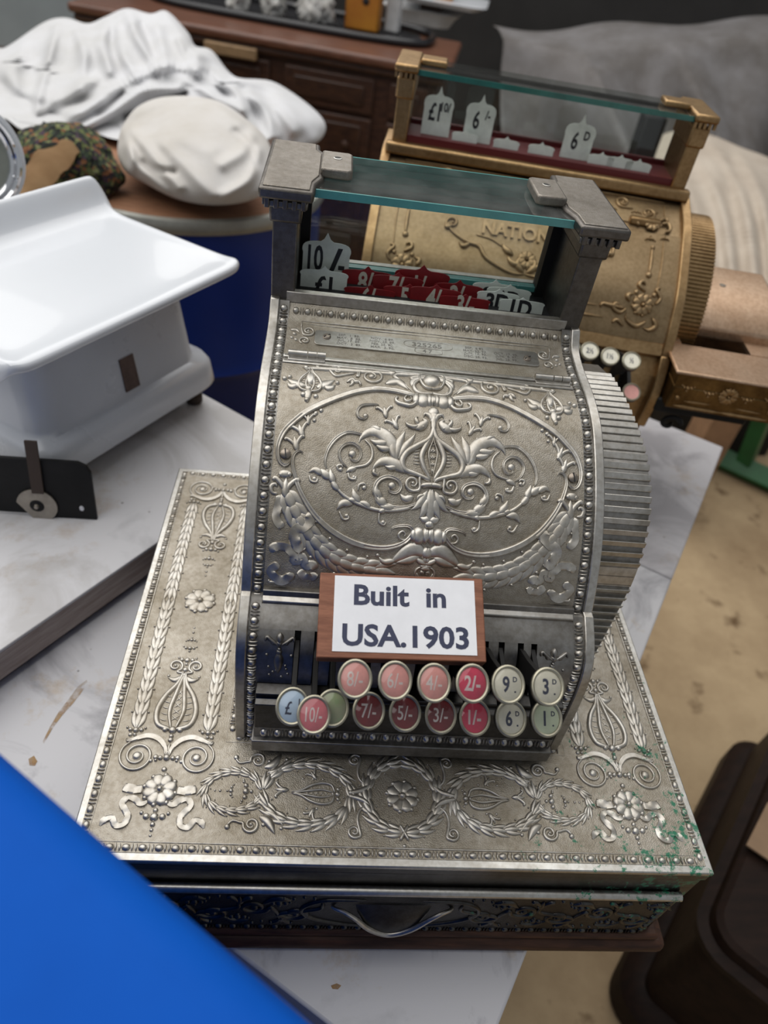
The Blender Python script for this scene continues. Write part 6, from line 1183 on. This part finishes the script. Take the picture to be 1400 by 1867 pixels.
kbox(a + 0.08, a + 0.16, b + 0.06, b + 0.14, KZ + 0.045, KZ + 0.071).build('spacer', 'oak_dark', wd_)
kbox(a + 0.13, a + 0.20, b + 0.02, b + 0.10, KZ + 0.087, KZ + 0.13).build('ochre_scrap', 'box_orange', wd_, bevel=0.005); kbox(a + 0.05, a + 0.12, b + 0.04, b + 0.12, KZ + 0.087, KZ + 0.12).build('dark_scrap', 'black_metal', wd_, bevel=0.005)
# ================================================================== hanging dust sheets
g = G(); rows = []; nx, nz = 150, 70
for i in range(nz):
    t = i / (nz - 1)
    row = []
    for j in range(nx):
        x = 0.56 + 2.05 * j / (nx - 1); w = min(1, max(0, (t - 0.15) * 2.5)); tz = 0.03 + 0.13 * (x - 0.56)
        if t < 0.25: yy, zz = 3.50 - 0.27 * t / 0.25, LID + tz - 0.03 * (t / 0.25) ** 2
        else: q = (t - 0.25) / 0.75; yy, zz = 3.23 - 0.42 * q ** 0.8, (LID + tz - 0.03) * (1 - q) + 0.01
        f = 0.34 * w * (max(0, ridge(x * 2.0 + 1.4 * zz + 1.1, zz * 0.25, 3.0)) ** 1.6) + 0.06 * w * math.sin(x * 11 + 5.0 * zz + 3 * noise.noise(Vector((x, zz, 0)))) + 0.03 * noise.noise(Vector((x * 3, zz * 3, 5)))
        row.append((x, yy - f * 1.3, zz + (0.05 * noise.noise(Vector((x * 2, yy * 2, 1))) if t < 0.3 else 0.03 * noise.noise(Vector((x * 4, 9, 1))) * (1 - t))))
    rows.append(row)
ds = g.grid(rows).build('dust_sheet', 'sheet_grey', smooth=180); sm = ds.modifiers.new('t', 'SOLIDIFY'); sm.thickness = 0.004; tag(ds, 'long grey stained dust sheet draped over stacked goods behind the brass register', 'sheet')
st = G().box(0.62, 2.5, 3.30, 3.48, 0.0, LID - 0.06).build('covered_stack', 'table_wood', bevel=0.01); tag(st, 'stack of goods hidden under the grey dust sheet', 'stack')
bg = [(1120, 330), (1150, 285), (1195, 252), (1235, 238), (1290, 244), (1350, 268), (1420, 300), (1470, 380), (1480, 560), (1440, 640), (1340, 650), (1240, 610), (1160, 500)]
inflate('beige_cloth', bg, (1310, 440), 2.25, 0.0013, 0.22, [([(1240, 245), (1300, 320), (1330, 430), (1340, 560)], 0.05, 14), ([(1290, 250), (1350, 340), (1375, 480), (1380, 600)], 0.05, 12), ([(1200, 270), (1260, 360), (1290, 480)], 0.04, 14), ([(1350, 280), (1395, 380), (1410, 520)], 0.04, 10), ([(1270, 270), (1330, 380), (1350, 500)], -0.03, 8), ([(1330, 290), (1385, 420), (1395, 560)], -0.03, 7)], 'sheet_beige', 'beige cloth bundled over a crate beside the brass register', 'cloth', nphi=160, nr=50, fine=0.008)
cq = atdep(1310, 640, 2.30)
ck = G().box(cq[0] - 0.18, cq[0] + 0.22, cq[1] + 0.10, cq[1] + 0.42, 0.0, cq[2] + 0.02).build('wooden_crate', 'table_wood', bevel=0.006); tag(ck, 'dark crate under the beige cloth bundle', 'crate')
q0, q1 = atdep(1165, 300, 2.0), atdep(1165, 190, 2.0)
bpst = G().box(q0[0] - 0.03, q0[0] + 0.03, q0[1] - 0.02, q0[1] + 0.04, 0.0, q1[2]).build('black_post', 'black_metal', bevel=0.004); tag(bpst, 'black upright post in front of the grey dust sheet', 'post')
# ================================================================== green steel frame, wooden post, dark chest
simple('green_paint', (0.015, 0.11, 0.03), 0.4, var=0.3, vscale=12); simple('post_wood', (0.30, 0.17, 0.09), 0.7, var=0.3, vscale=14); simple('chest_wood', (0.022, 0.010, 0.006), 0.55, spec=0.2, second=(0.012, 0.006, 0.004), vscale=5, aniso=(3, 12, 12)); simple('card_tan', (0.34, 0.22, 0.13), 0.75, var=0.2, vscale=10)
gz = 0.035; ga = plane(1318, 838, 2, gz); gb = plane(1420, 884, 2, gz); gdir = unit(gb - ga); gj = plane(1352, 852, 2, gz)
gfr = thing('green_frame', 'green painted tubular steel frame standing on the floor beyond the table', 'frame', (gj[0], gj[1], 0))
def beam(p, q, r): return G().tube([p, q], r, 4)
s0 = ga - gdir * 0.06; s1 = gb + gdir * 0.5
beam(s0, s1, 0.045).build('base_rail', 'green_paint', gfr, smooth=0, bevel=0.004)
gt = np.array([gj[0], gj[1], 0.0]); d = rayd(1400, 712); tt = (gj[1] - CAM[1]) / d[1]; gtop = CAM + tt * d
beam(gj + np.array([0, 0, 0.02]), np.array([gj[0] + (gtop[0] - gj[0]) * 1.0, gj[1], max(gtop[2], 0.35) + 0.1]), 0.034).build('upright', 'green_paint', gfr, smooth=0, bevel=0.003)
qn = np.array([-gdir[1], gdir[0], 0]); 
beam(s1, s1 + np.array([0, 0, 0.45]), 0.034).build('upright', 'green_paint', gfr, smooth=0, bevel=0.003)
pw0 = plane(1300, 812, 2, 0.30)
pwo = G().box(pw0[0] - 0.04, pw0[0] + 0.05, pw0[1], pw0[1] + 0.09, 0.0, 0.52).build('timber_post', 'post_wood', bevel=0.004); tag(pwo, 'short pale timber post standing behind the marble table corner', 'post')
for i, (u, v, w, h) in enumerate(((1250, 800, 0.16, 0.34), (1375, 792, 0.22, 0.30))):
    q = plane(u, v, 2, 0.10); o = loft(G(), [(rrect(q[0] - w / 2, q[0] + w / 2, q[1] + 0.02, q[1] + 0.14, 0.02), 0.0), (rrect(q[0] - w / 2, q[0] + w / 2, q[1] + 0.02, q[1] + 0.14, 0.02), h), (rrect(q[0] - w / 2 + 0.01, q[0] + w / 2 - 0.01, q[1] + 0.03, q[1] + 0.13, 0.02), h + 0.01)], lambda a, b, z: (a, b, z)).build('dark_crate', 'black_metal', bevel=0.003); tag(o, ('small black box on the floor behind the timber post', 'wider black box on the floor behind the green frame')[i], 'box')
CZ = LID - 0.50; cc_ = plane(1288, 1672, 2, CZ); cdir = unit(plane(1400, 1395, 2, CZ) - plane(1302, 1620, 2, CZ)); cnr = np.array([cdir[1], -cdir[0], 0])
def cf(a, b, z): return tuple(cc_ + cdir * a + cnr * b + np.array([0, 0, z - CZ]))
ch = thing('dark_chest', 'dark polished wooden chest with rounded moulded corners on the floor beside the table', 'chest', cf(0.3, 0.25, 0))
def crr(e, r): return rrect(-0.02 - e, 0.62 + e, 0.0 - e, 0.46 + e, r + e, 6)
loft(G(), [(crr(-0.02, 0.05), 0.0), (crr(-0.02, 0.05), CZ - 0.055)], cf).build('chest_body', 'chest_wood', ch, smooth=30)
loft(G(), [(crr(0.0, 0.05), 0.0), (crr(0.012, 0.05), 0.01), (crr(0.012, 0.05), 0.06), (crr(0.0, 0.05), 0.075), (crr(-0.02, 0.05), 0.085)], cf).build('plinth', 'chest_wood', ch, smooth=30)
loft(G(), [(crr(-0.02, 0.05), CZ - 0.055), (crr(0.004, 0.05), CZ - 0.048), (crr(0.008, 0.05), CZ - 0.030), (crr(-0.006, 0.05), CZ - 0.024), (crr(-0.008, 0.05), CZ - 0.006), (crr(-0.016, 0.05), CZ)], cf).build('chest_lid', 'chest_wood', ch, smooth=30)
loft(G(), [(crr(-0.07, 0.10), CZ - 0.001), (crr(-0.07, 0.10), CZ + 0.008), (crr(-0.078, 0.10), CZ + 0.010)], cf).build('lid_panel', 'chest_wood', ch, smooth=30)
cpts = [plane(u, v, 2, CZ + 0.014) for u, v in ((1361, 1540), (1400, 1462), (1470, 1500), (1420, 1580))]
V = [p for p in cpts] + [p - np.array([0, 0, 0.0035]) for p in cpts]
o = G().add(V, [(0, 1, 2, 3), (7, 6, 5, 4), (0, 4, 5, 1), (1, 5, 6, 2), (2, 6, 7, 3), (3, 7, 4, 0)]).build('cardboard_sheet', 'card_tan', smooth=0); tag(o, 'piece of tan cardboard lying on the dark chest', 'cardboard')
# ================================================================== blue wheeled bin in the foreground
simple('bin_blue', (0.0, 0.082, 0.44), 0.6, spec=0.12, second=(0.0, 0.066, 0.37), vscale=3, bump=0.1, bscale=90)
simple('rubber', (0.015, 0.015, 0.015), 0.8)
BZ = LID + 0.225; e0 = plane(0, 1372, 2, BZ); e1 = plane(565, 1862, 2, BZ); be = unit(e1 - e0); bn = np.array([be[1], -be[0], 0]); bn = bn if bn[1] < 0 else -bn; bm_ = (e0 + e1) / 2
def nf(a, b, z): return tuple(bm_ + be * a + bn * b + np.array([0, 0, z - BZ]))
wb = thing('wheeled_bin', 'bright blue plastic wheeled bin standing in front of the table', 'bin', nf(0, 0.28, 0))
def brr(e, r=0.03): return rrect(-0.34 - e, 0.30 + e, -e, 0.50 + e, r, 5)
loft(G(), [(brr(0.0), BZ - 0.045), (brr(0.002), BZ - 0.040), (brr(0.002), BZ - 0.012), (brr(-0.004), BZ - 0.004), (brr(-0.014), BZ)], nf).build('bin_lid', 'bin_blue', wb, smooth=40)
loft(G(), [(brr(-0.10), 0.03), (brr(-0.09), 0.06), (brr(-0.03), BZ - 0.10), (brr(-0.012), BZ - 0.095), (brr(-0.012), BZ - 0.046)], nf).build('bin_body', 'bin_blue', wb, smooth=40)
for a in (-0.26, 0.22):
    G().lathe([(0.03, -0.025), (0.09, -0.025), (0.10, -0.015), (0.10, 0.015), (0.09, 0.025), (0.03, 0.025)], nf(a, 0.47, 0.10), be, k=28).build('wheel', 'rubber', wb)
G().tube([nf(-0.24, 0.50, BZ - 0.03), nf(-0.24, 0.545, BZ - 0.03), nf(0.20, 0.545, BZ - 0.03), nf(0.20, 0.50, BZ - 0.03)], 0.014, 10).build('handle', 'bin_blue', wb)
